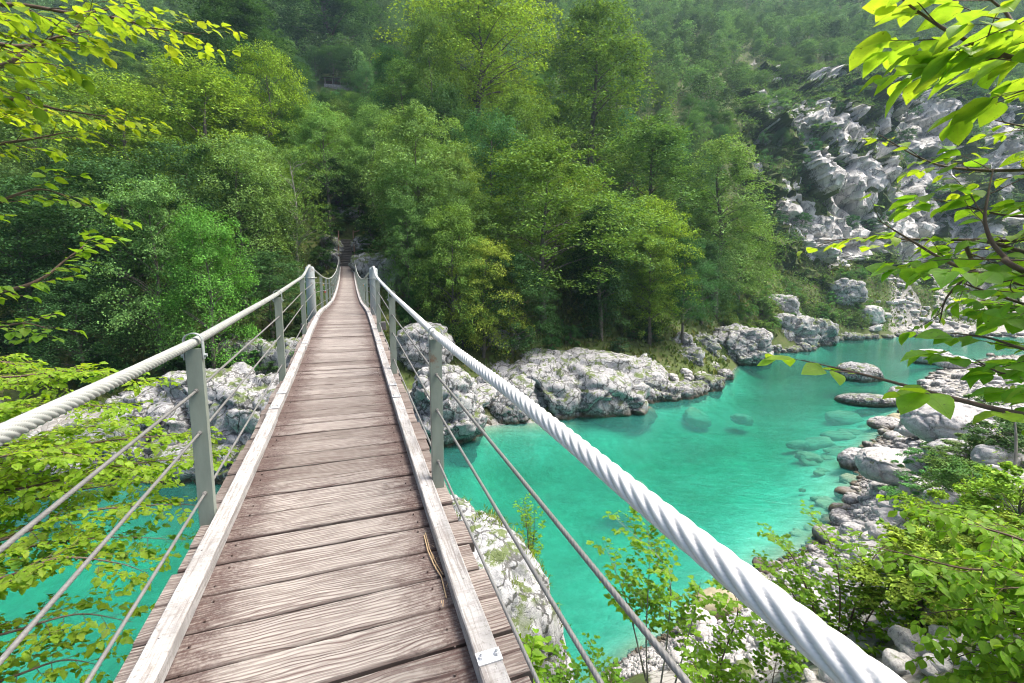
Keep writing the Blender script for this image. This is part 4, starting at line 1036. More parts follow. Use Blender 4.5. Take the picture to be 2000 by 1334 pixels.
# steel plates with bolts on the kerb beams
def tilt_frame(s):
    return Matrix.Rotation(math.atan(slope(s)), 3, 'X')
for sd in (-1, 1):
    for s in ([1.57, 5.30] if sd > 0 else [5.25]) + [5.8+SP*0, 5.30+SP, 5.30+SP*2]:
        R = tilt_frame(s); mb = MB(); c = Vector((BX+sd*.654, s, dz(s)+.086)); mb.box(c, (.104, .062, .005), R)
        for bx in (-.033, .033):
            p = c+R @ Vector((bx, 0, 0)); mb.tube([p+Vector((0, 0, .0025)), p+Vector((0, 0, .014))], .011, 6); mb.tube([p, p+Vector((0, 0, .028))], .0055, 8)
        par(mb.build('bolted_plate', M['galv']))
# screws
mb = MB()
# posts
def post(s, sd, lod=0):
    x = BX+sd*.752; z0 = dz(s)-.09; z1 = rail_z(s)-.045; mb = MB()
    w_, t_ = .088, .042
    c = (x, s, (z0+z1)/2); hgt = z1-z0
    if lod == 0:    # rolled channel: web facing along the bridge, two short flanges
        mb.box((x, s-.016, (z0+z1)/2), (w_, .008, hgt), bev=.002)
        for e in (-1, 1): mb.box((x+e*(w_/2-.004), s+.0105, (z0+z1)/2), (.008, .0445, hgt), bev=.002)
    else: mb.box(c, (w_, t_, hgt))
    o = par(mb.build('rail_post', M['post']))
    return o, x, z1
def clamp(s, sd, par_o, x):
    """U strap over the hand cable, with nuts on the post sides"""
    zc = rail_z(s); mb = MB(); pts = []
    for i in range(13):
        a = math.pi*i/12; pts.append((x-.046*math.cos(a), zc+.006+.040*math.sin(a)))
    pts = [(x-.048, zc-.115)] + pts + [(x+.048, zc-.115)]
    V = []
    for px_, pz in pts:
        dx, dzz = px_-x, pz-zc; l = math.hypot(dx, dzz) or 1; nx, nz = (dx/l, dzz/l) if pz > zc else (math.copysign(1, dx), 0)
        for yy in (-.020, .020):
            V += [(px_, s+yy, pz), (px_+nx*.005, s+yy, pz+nz*.005)]
    Fc = []
    for i in range(len(pts)-1):
        a = i*4; b = a+4; Fc += [(a+1, a+3, b+3, b+1), (a, b, b+2, a+2), (a, a+1, b+1, b), (a+2, b+2, b+3, a+3)]
    Fc += [(0, 2, 3, 1), (len(pts)*4-4, len(pts)*4-3, len(pts)*4-1, len(pts)*4-2)]
    mb.add(V, Fc)
    for e in (-1, 1): mb.tube([(x+e*.050, s, zc-.09), (x+e*.068, s, zc-.09)], .012, 6)
    o = mb.build('cable_clamp', M['pylon']); o.parent = par_o
    return o
GH = (.22, .62, .89)
for i, s in enumerate(POSTS + FARP):
    for sd in (-1, 1):
        near = s < 12; o, x, z1 = post(s, sd, 0 if near else 1)
        if near:
            clamp(s, sd, o, x)
            for h in GH:
                mb = MB(); mb.tube([(x, s-.034, dz(s)+h), (x, s-.018, dz(s)+h)], .013, 8); mb.tube([(x, s-.05, dz(s)+h), (x, s+.05, dz(s)+h)], .0115, 8)
                e = mb.build('cable_ferrule', M['cable_thin']); e.parent = o
def pylon(s, sd, rad=.118, below=1.0):
    x = BX+sd*.83; z0 = dz(s)-below; z1 = rail_z(s)-.0; mb = MB()
    pts = [(x, s, z0), (x, s, z1-.05)]; rs = [rad, rad]
    for k in range(1, 6): a = k/5*math.pi/2; pts.append((x, s, z1-.05+.07*math.sin(a))); rs.append(max(.01, rad*math.cos(a)))
    mb.tube(pts, rs, 28); o = par(mb.build('pylon', M['pylon'], smooth=True))
    mb = MB(); ring = [(x+(rad+.012)*math.cos(a), s+(rad+.012)*math.sin(a), z1-.30) for a in np.linspace(0, 2*math.pi, 25)]
    mb.tube(ring, .013, 6); mb.tube([(x-rad-.05, s-.02, z1-.30), (x+rad+.05, s-.02, z1-.30)], .012, 6)
    r_ = mb.build('pylon_ring', M['cable_silver'], smooth=True); r_.parent = o
    mb = MB(); mb.tube([(x-.055, s-.11, z1-.03), (x-.03, s-.11, z1+.045), (x+.03, s-.11, z1+.045), (x+.055, s-.11, z1-.03)], .008, 6)
    r_ = mb.build('saddle_strap', M['cable_silver'], smooth=True); r_.parent = o
for sd in (-1, 1): pylon(PYL, sd)
mb = MB(); mb.box((BX, PYL, dz(PYL)-.34), (2.25, .26, .24), bev=.01); mb.box((BX-1.0, PYL-.2, dz(PYL)-.36), (.16, .14, .3)); par(mb.build('crossbeam', M['steel_dark']))
for sd in (-1, 1):   # end posts at the far landing
    mb = MB(); s = 50.0; mb.box((BX+sd*.8, s, dz(s)+.42), (.14, .14, 1.35), bev=.01); par(mb.build('end_post', M['pylon']))
# cross joists under the main span
for k, s in enumerate(POSTS+FARP):
    mb = MB(); mb.box((BX, s, dz(s)-.245), (1.72, .1, .09)); par(mb.build('joist', M['steel_dark']))
# cables
def cable(name, x, zf, rad, mat, s0, s1, strands=6, pitch=.16, step_near=.012, amp=.16):
    """twisted strands: scalloped section that turns along the cable"""
    s = s0; ss = []; fine = rad > .02
    while s < s1:
        ss.append(s); s += step_near*max(1.0, (abs(s)/2.2)**1.6)
    ss.append(s1); mb = MB(); pts = [(x, q, zf(q)) for q in ss]; n = strands*(12 if fine else 4)
    tw = [math.pi*q/pitch for q in ss]
    def prof(i, ph):
        c = abs(math.cos(ph*strands/2 + tw[i])); return 1-amp+amp*c**.8 + (.012*abs(math.cos(ph*strands*2.5 - tw[i]*1.5)) if fine else 0)
    mb.tube(pts, rad, n, prof)
    o = par(mb.build(name, mat, smooth=True))
    if fine:
        ph = np.tile(2*np.pi*np.arange(n)/n, len(ss)); tt = np.repeat(np.array(tw), n); c = np.abs(np.cos(ph*strands/2+tt))
        far = 1-sstep(5, 14, np.repeat(np.array(ss), n))
        a = o.data.attributes.new('groove', 'FLOAT', 'POINT'); a.data.foreach_set('value', ((1-sstep(.0, .42, c))*far).astype(np.float32))
    return o
def rz_s(s): return _rs(s)
_rx = np.linspace(-3, 50.4, 900); _ctl_s = np.array(rail_s); _ctl_z = np.array([rail_z(a) for a in rail_s])
_rzv = np.array([rail_z(a) for a in _rx])
_lin = np.interp(_rx, [-3, 0, 3.19, 6.67, 10.04, PYL], [rail_z(a) for a in (-3, 0, 3.19, 6.67, 10.04, PYL)])
def near_rail(s): return float(np.interp(s, [-3, 0, .35, .8, 1.1, 1.6, 2.4, 3.19, 6.67, 10.04, PYL-.12, PYL], [EZ-.62, EZ-.49, EZ-.475, EZ-.447, EZ-.425, EZ-.392, EZ-.356, rail_z(3.19)-.01, rail_z(6.67), rail_z(10.04), rail_z(PYL)+.02, rail_z(PYL)+.03]))
def far_rail(s):
    base = dz(s)+float(np.interp(s, [PYL, 16.6, 20, 50.4], [1.33, 1.13, 1.12, 1.05])); return base
for sd, mt in ((-1, 'cable_silver'), (1, 'cable_white')):
    xx = BX+sd*.752
    # the near hand cable meets the pylon head slightly outboard
    ob = cable('hand_cable', xx, near_rail, .0275, M[mt], -2.2, PYL, 7, .036 if sd < 0 else .048, .006, .20 if sd < 0 else .19)
    me = ob.data; nn = len(me.vertices); A = np.empty(nn*3, np.float32); me.vertices.foreach_get('co', A); A = A.reshape(-1, 3)
    A[:, 0] += sd*.078*sstep(10.1, PYL, A[:, 1]); me.vertices.foreach_set('co', A.ravel())
    ob = cable('hand_cable', xx, far_rail, .026, M['cable_silver'], PYL, 50.2, 6, .06, .08, .1)
    me = ob.data; nn = len(me.vertices); A = np.empty(nn*3, np.float32); me.vertices.foreach_get('co', A); A = A.reshape(-1, 3)
    A[:, 0] += sd*.078*(1-sstep(PYL, 16.5, A[:, 1])); me.vertices.foreach_set('co', A.ravel())
    for h in GH:
        hh = h
        def gzf(s, h=hh): return float(np.interp(s, [-3]+POSTS+[PYL]+FARP+[50.4], [dz(a)+h-(.03 if h > .8 else .09)*(a < 0) for a in [-3]+POSTS+[PYL]+FARP+[50.4]]))
        cable('guard_cable', xx, gzf, .0085, M['cable_thin'], -.3 if h > .8 else .2, 50.2, 5, .019, .0032, .22)
# debris caught along the kerb
mb = MB(); r_ = random.Random(2)
pts = [(BX+.575, 2.05, dz(2)+.006), (BX+.58, 2.2, dz(2.2)+.01), (BX+.56, 2.32, dz(2.3)+.008), (BX+.548, 2.45, dz(2.45)+.01), (BX+.552, 2.62, dz(2.6)+.006)]
mb.tube(pts, .0035, 5); mb.tube([(p[0]+.012, p[1]+.02, p[2]) for p in pts[1:]], .0028, 5)
for k in range(14): a = (BX+.56+r_.uniform(-.02, .03), r_.uniform(2.0, 2.7), dz(2.3)+.008); mb.tube([a, (a[0]+r_.uniform(-.03, .03), a[1]+r_.uniform(-.06, .06), a[2])], .0018, 4)
tag(mb.build('dry_twig', M['straw']), 'dry split stalk lying along the right kerb beam', 'twig')
# padlocks hung on the guard cables
def padlock(px, s, sd, h, mt, lab):
    x = BX+sd*.752; z = dz(s)+h; e = empty('padlock', (x, s, z-.06), lab, 'padlock')
    mb = MB(); mb.box((0, 0, 0), (.06, .03, .055), bev=.006); mb.build('lock_body', M[mt], e)
    mb = MB(); mb.tube([(-.018, 0, .025), (-.018, 0, .055), (-.01, 0, .07), (.01, 0, .07), (.018, 0, .055), (.018, 0, .025)], .005, 6); mb.build('shackle', M['galv'], e)
padlock(0, 18.9, -1, .62, 'lock_red', 'red padlock on the left guard cable past the pylon')
padlock(0, 17.6, -1, .89, 'lock_brass', 'brass padlock on the left guard cable past the pylon')
padlock(0, 18.2, 1, .89, 'lock_teal', 'teal padlock on the right guard cable past the pylon')
padlock(0, 19.6, 1, .89, 'lock_brass', 'brass padlock on the right guard cable past the pylon')

# ------------------------------------------------------------------ stairs at the far landing
ZL = dz(50.3)
st = empty('stone_staircase', (BX, 50.6, ZL), 'dark stone stairs climbing into the wood at the far end of the bridge', 'stairs')
for k in range(17):
    mb = MB(); mb.box((.05*math.sin(k*2.1), .17+.36*k, .11+.215*k-.06), (1.42-.012*k+.08*math.sin(k*3.7), .44, .11), Matrix.Rotation(.03*math.sin(k*1.3), 3, 'Y'), bev=.02); mb.box((0, .24+.36*k, .11+.215*k-.32), (1.25, .30, .40)); mb.build('step', M['stone_step'], st)
mb = MB(); mb.box((0, -.02, -.6), (2.0, .5, 1.1), bev=.03); mb.build('landing', M['stone_step'], st)
rl = empty('wooden_handrail', (BX, 50.6, ZL), 'brown wooden handrails flanking the dark stone stairs', 'handrail')
for sd in (-1, 1):
    for k in range(4):
        mb = MB(); y = .2+1.9*k; mb.tube([(sd*.82, y, .215/.36*y-.4), (sd*.82+.02, y, .215/.36*y+1.15)], .065, 7); mb.build('railing_post', M['wood_brown'], rl)
    mb = MB(); mb.tube([(sd*.82, .2, 1.05), (sd*.82, 5.9, 1.05+.215/.36*5.7)], .05, 7); mb.build('rail', M['wood_brown'], rl)
mb = MB(); mb.tube([(.82, 5.9, 4.4), (3.0, 6.6, 5.3)], .07, 7); mb.build('rail', M['wood_brown'], rl)

# ------------------------------------------------------------------ timber shelter on the slope
def shelter():
    D = 121; a = at(636, 192, D); b = at(696, 196, D); c = (a+b)/2; L = (b-a).length
    gzc = gz(c.x, c.y); e = empty('timber_shelter', (c.x, c.y, max(c.z-1.6, gzc-.2)), 'low dark timber shelter on stone wall hidden on the wooded slope', 'shelter', rz=RZ+.15)
    mb = MB(); rr = random.Random(3)
    for i in range(11):
        for j in range(3): mb.box((-L/2+L*(i+.5)/11+rr.uniform(-.05, .05), rr.uniform(-.06, .06), .3+j*.45), (L/11-.04, .7, .42), bev=.05)
    mb.build('stone_wall', M['wall_stone'], e)
    for i in range(5):
        mb = MB(); x = -L/2+.3+(L-.6)*i/4; mb.box((x, -.1, 2.35), (.2, .2, 1.5), bev=.02); mb.build('pillar', M['wood_old'], e)
    for i in range(4):
        mb = MB(); x = -L/2+1.0+(L-.6)*i/4; mb.box((x, 1.2, 2.35), (.14, .14, 1.5), bev=.02); mb.build('back_post', M['wood_brown'], e)
    mb = MB(); mb.box((0, -.15, 3.22), (L+.5, .25, .26), bev=.03); mb.build('lintel', M['wood_brown'], e)
    mb = MB(); mb.box((0, 1.1, 3.62), (L+.9, 3.2, .22), Matrix.Rotation(.28, 3, 'X'), bev=.05); mb.build('roof', M['grass'], e).color = (.6, .7, .8, 1)
    mb = MB(); mb.box((0, 2.4, 2.0), (L, .2, 2.6)); mb.build('back_wall', M['wood_brown'], e)
shelter()

# ------------------------------------------------------------------ near foliage: real leaves on twigs
def leaf_shape(kind):
    """grid (rows along the leaf) x (-1, 0, 1) half widths; returns rows of (t, halfwidth)"""
    if kind == 'beech': return [(0, .0), (.12, .20), (.30, .33), (.50, .36), (.70, .28), (.86, .14), (1.0, .0)]
    if kind == 'horn': return [(0, .0), (.12, .18), (.24, .34), (.36, .26), (.50, .42), (.62, .26), (.78, .22), (1.0, .0)]
    return [(0, .0), (.14, .17), (.34, .27), (.55, .27), (.75, .18), (1.0, .0)]
def leaves_mesh(name, C, U, N, L, kind, mat, seed, wide=1.0):
    r = np.random.default_rng(seed); n = len(C); C = np.array(C, float); U = np.array(U, float); N = np.array(N, float); L = np.array(L, float)
    U /= np.linalg.norm(U, axis=1)[:, None]+1e-9; S = np.cross(N, U); S /= np.linalg.norm(S, axis=1)[:, None]+1e-9; W = np.cross(U, S)
    rows = leaf_shape(kind); V = []; UV = []
    curl = r.uniform(-.08, .45, n); fold = r.uniform(.08, .45, n); wv = r.uniform(-.04, .04, (n, len(rows), 2)); ww = wide*r.uniform(.85, 1.12, n)
    for k, (t, hw) in enumerate(rows):
        mid = C+U*(L*t)[:, None]-W*(L*curl*t*t)[:, None]
        for e, sgn in enumerate((-1, 0, 1)):
            h = hw*ww*L
            off = 0 if sgn == 0 else (h*(1+wv[:, k, 0 if sgn < 0 else 1]*2))
            if sgn == 0: V.append(mid)
            else: V.append(mid+S*(sgn*off)[:, None]+W*(np.abs(off)*fold+wv[:, k, 0]*L*.4)[:, None])
            UV.append(np.tile([sgn*hw/.36, t], (n, 1)))
    V = np.stack(V, 1); UV = np.stack(UV, 1); m = len(rows)*3; Q = []
    for k in range(len(rows)-1):
        a = k*3; Q += [(a, a+1, a+4, a+3), (a+1, a+2, a+5, a+4)]
    Q = np.array(Q); QQ = (Q[None]+(np.arange(n)*m)[:, None, None]).reshape(-1, 4)
    return np_mesh(name, V.reshape(-1, 3), QQ, mat, True, uv=UV.reshape(-1, 2))
def spline(pts, n):
    pts = [Vector(p) for p in pts]; out = []
    P = [pts[0]*2-pts[1]]+pts+[pts[-1]*2-pts[-2]]
    for i in range(1, len(P)-2):
        for k in range(n):
            t = k/n; a, b, c, d = P[i-1:i+3]
            out.append(.5*((2*b)+(-a+c)*t+(2*a-5*b+4*c-d)*t*t+(-a+3*b-3*c+d)*t*t*t))
    out.append(pts[-1]); return out
class Bough:
    """a branch with alternate twigs; leaves in near-horizontal sprays"""
    def __init__(s, seed, leaf=.07, twig=.45, gap=.09, up=.0, lgap=.035, droop=.25, start=.12, spread=.9, tier=.12, sub=True):
        s.r = random.Random(seed); s.seed = seed; s.mb = MB(); s.C = []; s.U = []; s.N = []; s.L = []; s.leaf = leaf; s.twig = twig; s.gap = gap; s.upb = up; s.lg = lgap; s.droop = droop; s.start = start; s.spread = spread; s.tier = tier; s.sub = sub
    def leaf_at(s, p, d, side, k=1.0, ln=None):
        r = s.r; n = Vector((r.gauss(0, .28), r.gauss(0, .28), 1)).normalized()
        a = d.cross(Vector((0, 0, 1))); a = a.normalized() if a.length > 1e-3 else Vector((1, 0, 0))
        u = (d*r.uniform(.35, .9)+a*side*r.uniform(.5, 1.1)+Vector((0, 0, r.uniform(-.35, .12)-s.droop*.4))).normalized()
        s.C.append(tuple(p)); s.U.append(tuple(u)); s.N.append(tuple(n)); s.L.append((ln or s.leaf)*k*r.uniform(.48, 1.28))
    def twig_from(s, p, d, length, r0, depth=0):
        r = s.r; n = max(3, int(length/s.lg)); q = Vector(p); dd = Vector(d).normalized(); pts = [q.copy()]; side = r.choice((-1, 1))
        for i in range(n):
            dd = (dd+Vector((r.gauss(0, .09), r.gauss(0, .09), r.gauss(0, .06)-s.droop*.05+s.upb*.05))).normalized()
            q = q+dd*(length/n); pts.append(q.copy()); side = -side
            if i >= 1: s.leaf_at(q, dd, side)
            if s.sub and depth == 0 and i > 1 and r.random() < .45 and length > s.lg*5:
                a = dd.cross(Vector((0, 0, 1))).normalized(); s.twig_from(q, (dd*.8+a*side*.8+Vector((0, 0, r.uniform(-.1, .1)))), length*(1-i/n)*.7+s.lg*2, r0*.6, 1)
        s.leaf_at(q, dd, 0.0 if r.random() < .5 else side*.3)
        s.mb.tube(pts, [r0*(1-.7*i/(len(pts)-1)) for i in range(len(pts))], 4, caps=False)
    def from_trunk(s, p, pts, r0):
        tot = (pts[0]-p).length+sum((pts[i+1]-pts[i]).length for i in range(len(pts)-1)); s.start = (pts[0]-p).length*.75/tot
        s.branch([p]+pts, r0*1.3, .0015)
    def branch(s, pts, r0, r1=.002, leafy=True):
        P = spline(pts, 10); s.mb.tube(P, [r0+(r1-r0)*i/(len(P)-1) for i in range(len(P))], 7, caps=False)
        if not leafy: return P
        tot = sum((P[i+1]-P[i]).length for i in range(len(P)-1)); acc = 0; nxt = tot*s.start; side = 1; r = s.r
        for i in range(len(P)-1):
            acc += (P[i+1]-P[i]).length
            while acc > nxt:
                t = max(0.0, (nxt/tot-s.start)/(1-s.start)); d = (P[i+1]-P[i]).normalized(); a = d.cross(Vector((0, 0, 1))); a = a.normalized() if a.length > .05 else Vector((1, 0, 0))
                ln = s.twig*(1-.7*t)*r.uniform(.55, 1.25)+s.lg*3
                s.twig_from(P[i], d*r.uniform(.55, 1.0)+a*side*s.spread*r.uniform(.6, 1.1)+Vector((0, 0, r.uniform(-s.tier, s.tier)+s.upb*.3)), ln, max(.0016, r0*.30*(1-t)+.0016)); side = -side
                nxt += s.gap*r.uniform(.6, 1.4)
        return P
    def finish(s, parent, tint=(1, 1, 1), kind='beech', mat='leaf_near', wide=1.0, bark='twig', names=('branch', 'leaves')):
        loc = Vector(parent.location); inv = Matrix.Translation(loc).inverted()
        b = s.mb.build(names[0], M[bark], smooth=True); b.parent = parent; b.matrix_parent_inverse = inv
        me = leaves_mesh(names[1], s.C, s.U, s.N, s.L, kind, M[mat], s.seed, wide); o = bpy.data.objects.new(names[1], me); o.color = (*tint, 1)
        link(o); o.parent = b; 
        return b

# left beech overhanging from outside the frame
lt = empty('overhanging_beech', tuple(at(-420, 1334, 3.4)), 'yellow green beech boughs reaching in from the upper left edge', 'tree')
LB = [  # polylines (px, py, D), leaf size, twig, tint
 ([(-200, 100, 2.2), (60, 90, 2.2), (200, 35, 2.3), (300, 55, 2.4), (392, 68, 2.5)], .070, .30, (1.5, 1.25, .9)),
 ([(-220, 190, 1.9), (0, 130, 1.9), (70, 85, 1.95), (175, 60, 2.0)], .076, .30, (1.3, 1.2, 1.0)),
 ([(-200, 30, 1.9), (20, 10, 1.9), (150, 25, 2.0), (260, 10, 2.1)], .076, .30, (1.3, 1.2, 1.0)),
 ([(-220, 250, 2.3), (0, 195, 2.3), (120, 215, 2.35), (236, 232, 2.4)], .066, .26, (1.9, 1.5, .9)),
 ([(-200, 320, 2.3), (-20, 285, 2.3), (70, 270, 2.35), (145, 255, 2.4)], .066, .26, (1.5, 1.35, 1.0)),
 ([(-220, 470, 2.4), (-20, 400, 2.4), (80, 370, 2.45), (168, 402, 2.5)], .064, .25, (1.25, 1.3, 1.0)),
 ([(-220, 600, 2.2), (0, 570, 2.2), (80, 545, 2.25), (125, 510, 2.3), (165, 480, 2.35)], .075, .26, (1.1, 1.2, 1.0)),
 ([(-200, 650, 2.6), (-20, 640, 2.6), (50, 632, 2.6), (102, 645, 2.6)], .07, .22, (1.1, 1.2, 1.0)),
]
for k, (pl, lf, tw, tint) in enumerate(LB):
    B = Bough(300+k, lf*.80, tw, .075, lgap=.032, tier=.07); B.from_trunk(at(-395, pl[0][1]+260, 3.0), [at(*p) for p in pl], .013); B.finish(lt, tint)
B = Bough(320, .07, .2, .2); tr_ = B.branch([at(-420, 1500, 3.2), at(-400, 900, 3.0), at(-380, 300, 2.9), at(-330, -300, 2.9)], .13, .06, False); B.twig_from(at(-400, 600, 3), Vector((0, 0, 1)), .2, .01); B.finish(lt, names=('trunk', 'leaves'), bark='bark_pale')

# lower left tree, spreading under the left rail
l2 = empty('maple_tree', tuple(at(-300, 1334, 6.0)), 'bright green tree spreading below the left rail cables over the river', 'tree')
LL = [([(-200, 760, 4.6), (40, 735, 4.6), (150, 725, 4.7), (300, 745, 4.9)], .42), ([(-250, 850, 4.2), (0, 800, 4.3), (150, 790, 4.4), (240, 800, 4.6)], .5),
      ([(-260, 1010, 4.1), (0, 905, 4.2), (180, 865, 4.4), (330, 850, 4.7), (400, 845, 4.9)], .55), ([(-240, 1000, 4.0), (60, 950, 4.1), (230, 910, 4.3), (420, 890, 4.6)], .5),
      ([(-250, 1130, 3.6), (20, 1050, 3.7), (160, 1000, 3.9), (340, 985, 4.2), (395, 990, 4.3)], .42), ([(-250, 1150, 3.5), (0, 1080, 3.6), (200, 1050, 3.8), (370, 1055, 4.0)], .22),
      ([(-260, 1200, 3.3), (0, 1130, 3.3), (120, 1090, 3.35), (230, 1100, 3.5), (290, 1120, 3.55)], .42), ([(-260, 1300, 3.2), (0, 1240, 3.2), (150, 1200, 3.3), (260, 1215, 3.4)], .38),
      ([(-240, 1400, 3.1), (0, 1330, 3.1), (120, 1290, 3.2), (200, 1300, 3.3)], .35), ([(-250, 930, 5.2), (60, 860, 5.2), (200, 830, 5.3), (300, 822, 5.5)], .5),
      ([(-250, 700, 5.0), (-60, 700, 5.0), (60, 720, 5.0), (130, 760, 5.1)], .4), ([(-250, 1100, 4.6), (20, 990, 4.7), (200, 950, 4.9), (330, 940, 5.1)], .5),
      ([(-250, 960, 3.7), (-30, 900, 3.7), (90, 880, 3.8), (200, 900, 3.9)], .4)]
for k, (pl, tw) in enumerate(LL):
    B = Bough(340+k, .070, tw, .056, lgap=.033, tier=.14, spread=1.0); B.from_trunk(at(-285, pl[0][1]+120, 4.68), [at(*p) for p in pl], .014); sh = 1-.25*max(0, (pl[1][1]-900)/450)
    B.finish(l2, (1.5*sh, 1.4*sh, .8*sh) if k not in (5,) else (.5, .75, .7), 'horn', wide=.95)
B = Bough(360, .08, .2, .2); B.branch([at(-330, 1700, 6.0), at(-300, 1300, 5.0), at(-280, 1000, 4.6), at(-250, 650, 4.8)], .12, .05, False); B.twig_from(at(-290, 1100, 4.7), Vector((0, 0, 1)), .2, .01); B.finish(l2, names=('trunk', 'leaves'), bark='bark_pale')

# right beech: big leaves near the lens, boughs entering from the right edge
rt = empty('overhanging_beech', tuple(at(2500, 1334, 2.6)), 'large leaved beech boughs reaching in from the right edge over the river', 'tree')
RB = [
 ([(2250, 150, 1.15), (2000, 118, 1.2), (1870, 70, 1.2), (1790, 20, 1.25), (1740, -20, 1.3)], .098, .26, .075, (1.35, 1.3, 1.1)),
 ([(2200, 20, 1.1), (2010, 60, 1.15), (1960, 20, 1.2), (1900, -30, 1.2)], .098, .24, .075, (1.4, 1.35, 1.3)),
 ([(2200, 60, 1.5), (2020, 100, 1.5), (1900, 118, 1.55), (1830, 122, 1.6)], .095, .20, .09, (1.3, 1.3, 1.0)),
 ([(2200, 150, 1.7), (2030, 170, 1.7), (1960, 190, 1.75)], .08, .16, .09, (1.3, 1.3, .9)),
 ([(2250, 300, 1.55), (2040, 330, 1.6), (1880, 330, 1.65), (1800, 310, 1.7), (1715, 262, 1.75)], .070, .24, .075, (1.6, 1.4, .9)),
 ([(2200, 225, 1.8), (2040, 250, 1.8), (1930, 232, 1.85)], .075, .16, .09, (1.5, 1.35, .9)),
 ([(2250, 610, 1.45), (2000, 555, 1.5), (1870, 520, 1.55), (1780, 470, 1.6), (1715, 430, 1.65)], .075, .16, .10, (1.15, 1.2, .9)),
 ([(2200, 480, 1.7), (1960, 470, 1.75), (1800, 468, 1.8), (1700, 465, 1.85), (1610, 470, 1.9)], .070, .20, .075, (1.5, 1.35, .8)),
 ([(2060, 560, 1.25), (1960, 500, 1.28), (1925, 440, 1.3), (1930, 380, 1.32), (1940, 330, 1.34)], .105, .24, .07, (1.0, 1.2, .9)),
 ([(2200, 400, 1.35), (2040, 420, 1.4), (1960, 420, 1.42), (1880, 400, 1.45)], .095, .22, .08, (1.1, 1.2, .9)),
 ([(2200, 650, 1.6), (2020, 600, 1.65), (1900, 560, 1.7), (1820, 530, 1.75)], .080, .18, .08, (.8, 1.05, .8)),
 ([(1960, 480, 1.6), (1900, 530, 1.62), (1850, 580, 1.65), (1835, 630, 1.7)], .07, .14, .07, (1.0, 1.15, .8)),
 ([(2250, 840, 1.15), (2000, 810, 1.2), (1850, 775, 1.25), (1700, 735, 1.3), (1565, 703, 1.38)], .082, .15, .085, (1.3, 1.3, .9)),
 ([(2200, 720, 1.4), (2030, 690, 1.4), (1930, 660, 1.45), (1850, 650, 1.5)], .085, .2, .08, (1.1, 1.25, .9)),
 ([(2200, 780, 1.3), (2050, 740, 1.35), (1960, 730, 1.35), (1900, 700, 1.4)], .09, .2, .08, (1.05, 1.25, .9)),
 ([(2200, 600, 2.2), (2030, 600, 2.2), (1910, 585, 2.3)], .07, .16, .07, (1.5, 1.4, .8)),
]
for k, (pl, lf, tw, gp, tint) in enumerate(RB):
    B = Bough(400+k, lf*(.88 if k < 3 or k > 11 else .68), tw*.80, gp*1.1, lgap=.037, tier=.12, droop=.3, start=.06); B.from_trunk(at(2510, pl[0][1]+220, 2.05), [at(*p) for p in pl], .0075 if k not in (6, 12) else .010); B.finish(rt, tuple(c*1.15 for c in tint), 'beech', wide=1.1)
B = Bough(430, .07, .2, .2); B.branch([at(2500, 1900, 2.4), at(2520, 1000, 2.1), at(2500, 300, 2.0), at(2450, -300, 2.0)], .11, .05, False); B.twig_from(at(2500, 600, 2.05), Vector((0, 0, 1)), .2, .01); B.finish(rt, names=('trunk', 'leaves'), bark='bark_pale')

# saplings and hazel on the near bank
def sapling(name, base, stems, label, leaf, twig, gap, tint, kind='horn', lgap=.045, seed=500, wide=1.0, up=.3, bark='twig', r0=.014, cat='sapling', start=.3, droop=.15, tier=.3):
    e = empty(name, tuple(at(*base)), label, cat)
    for k, pl in enumerate(stems):
        B = Bough(seed+k, leaf, twig, gap*.55, up=up, lgap=lgap*.8, start=start, tier=tier, droop=droop)
        B.branch([at(*p) for p in pl], r0, .002); B.finish(e, tint, kind, wide=wide, names=('stem', 'leaves'), bark=bark)
    return e
sapling('ash_sapling', (1270, 1420, 6.0), [[(1270, 1420, 6.0), (1262, 1250, 6.0), (1268, 1100, 6.0), (1262, 1000, 6.05)], [(1280, 1400, 6.0), (1305, 1230, 5.9), (1300, 1110, 5.9), (1200, 1010, 6.0)], [(1262, 1330, 6.0), (1225, 1180, 6.1), (1180, 1060, 6.2)], [(1300, 1400, 5.8), (1345, 1240, 5.7), (1370, 1130, 5.7)]],
        'slender sapling with several stems left of the white cable', .085, .34, .20, (1.1, 1.25, .8), seed=500, start=.42, bark='bark_pale', kind='horn')
sapling('willow_sapling', (1035, 1100, 8.5), [[(1035, 1115, 8.6), (1030, 1040, 8.6), (1022, 975, 8.6)], [(1035, 1110, 8.6), (1042, 1050, 8.6), (1045, 990, 8.6)]],
        'thin feathery shoot rising above the pitted crag', .07, .22, .10, (1.2, 1.2, .9), seed=510, start=.1, kind='narrow', up=.8)
sapling('maple_sapling', (1625, 1480, 5.2), [[(1630, 1480, 5.2), (1635, 1300, 5.2), (1640, 1150, 5.25), (1620, 1060, 5.3), (1580, 1000, 5.35)], [(1632, 1380, 5.2), (1560, 1180, 5.2), (1490, 1105, 5.2)], [(1632, 1330, 5.2), (1560, 1110, 5.3), (1500, 1040, 5.35)], [(1634, 1350, 5.2), (1700, 1200, 5.1), (1780, 1130, 5.0)],
        [(1630, 1400, 5.2), (1560, 1300, 5.1), (1480, 1230, 5.0)], [(1634, 1300, 5.2), (1700, 1100, 5.3), (1760, 1050, 5.4)], [(1634, 1420, 5.1), (1700, 1320, 4.9), (1780, 1280, 4.8)]],
        'leafy sapling in front of the shore right of the white cable', .062, .36, .13, (1.0, 1.15, .75), seed=520, start=.3, lgap=.036)
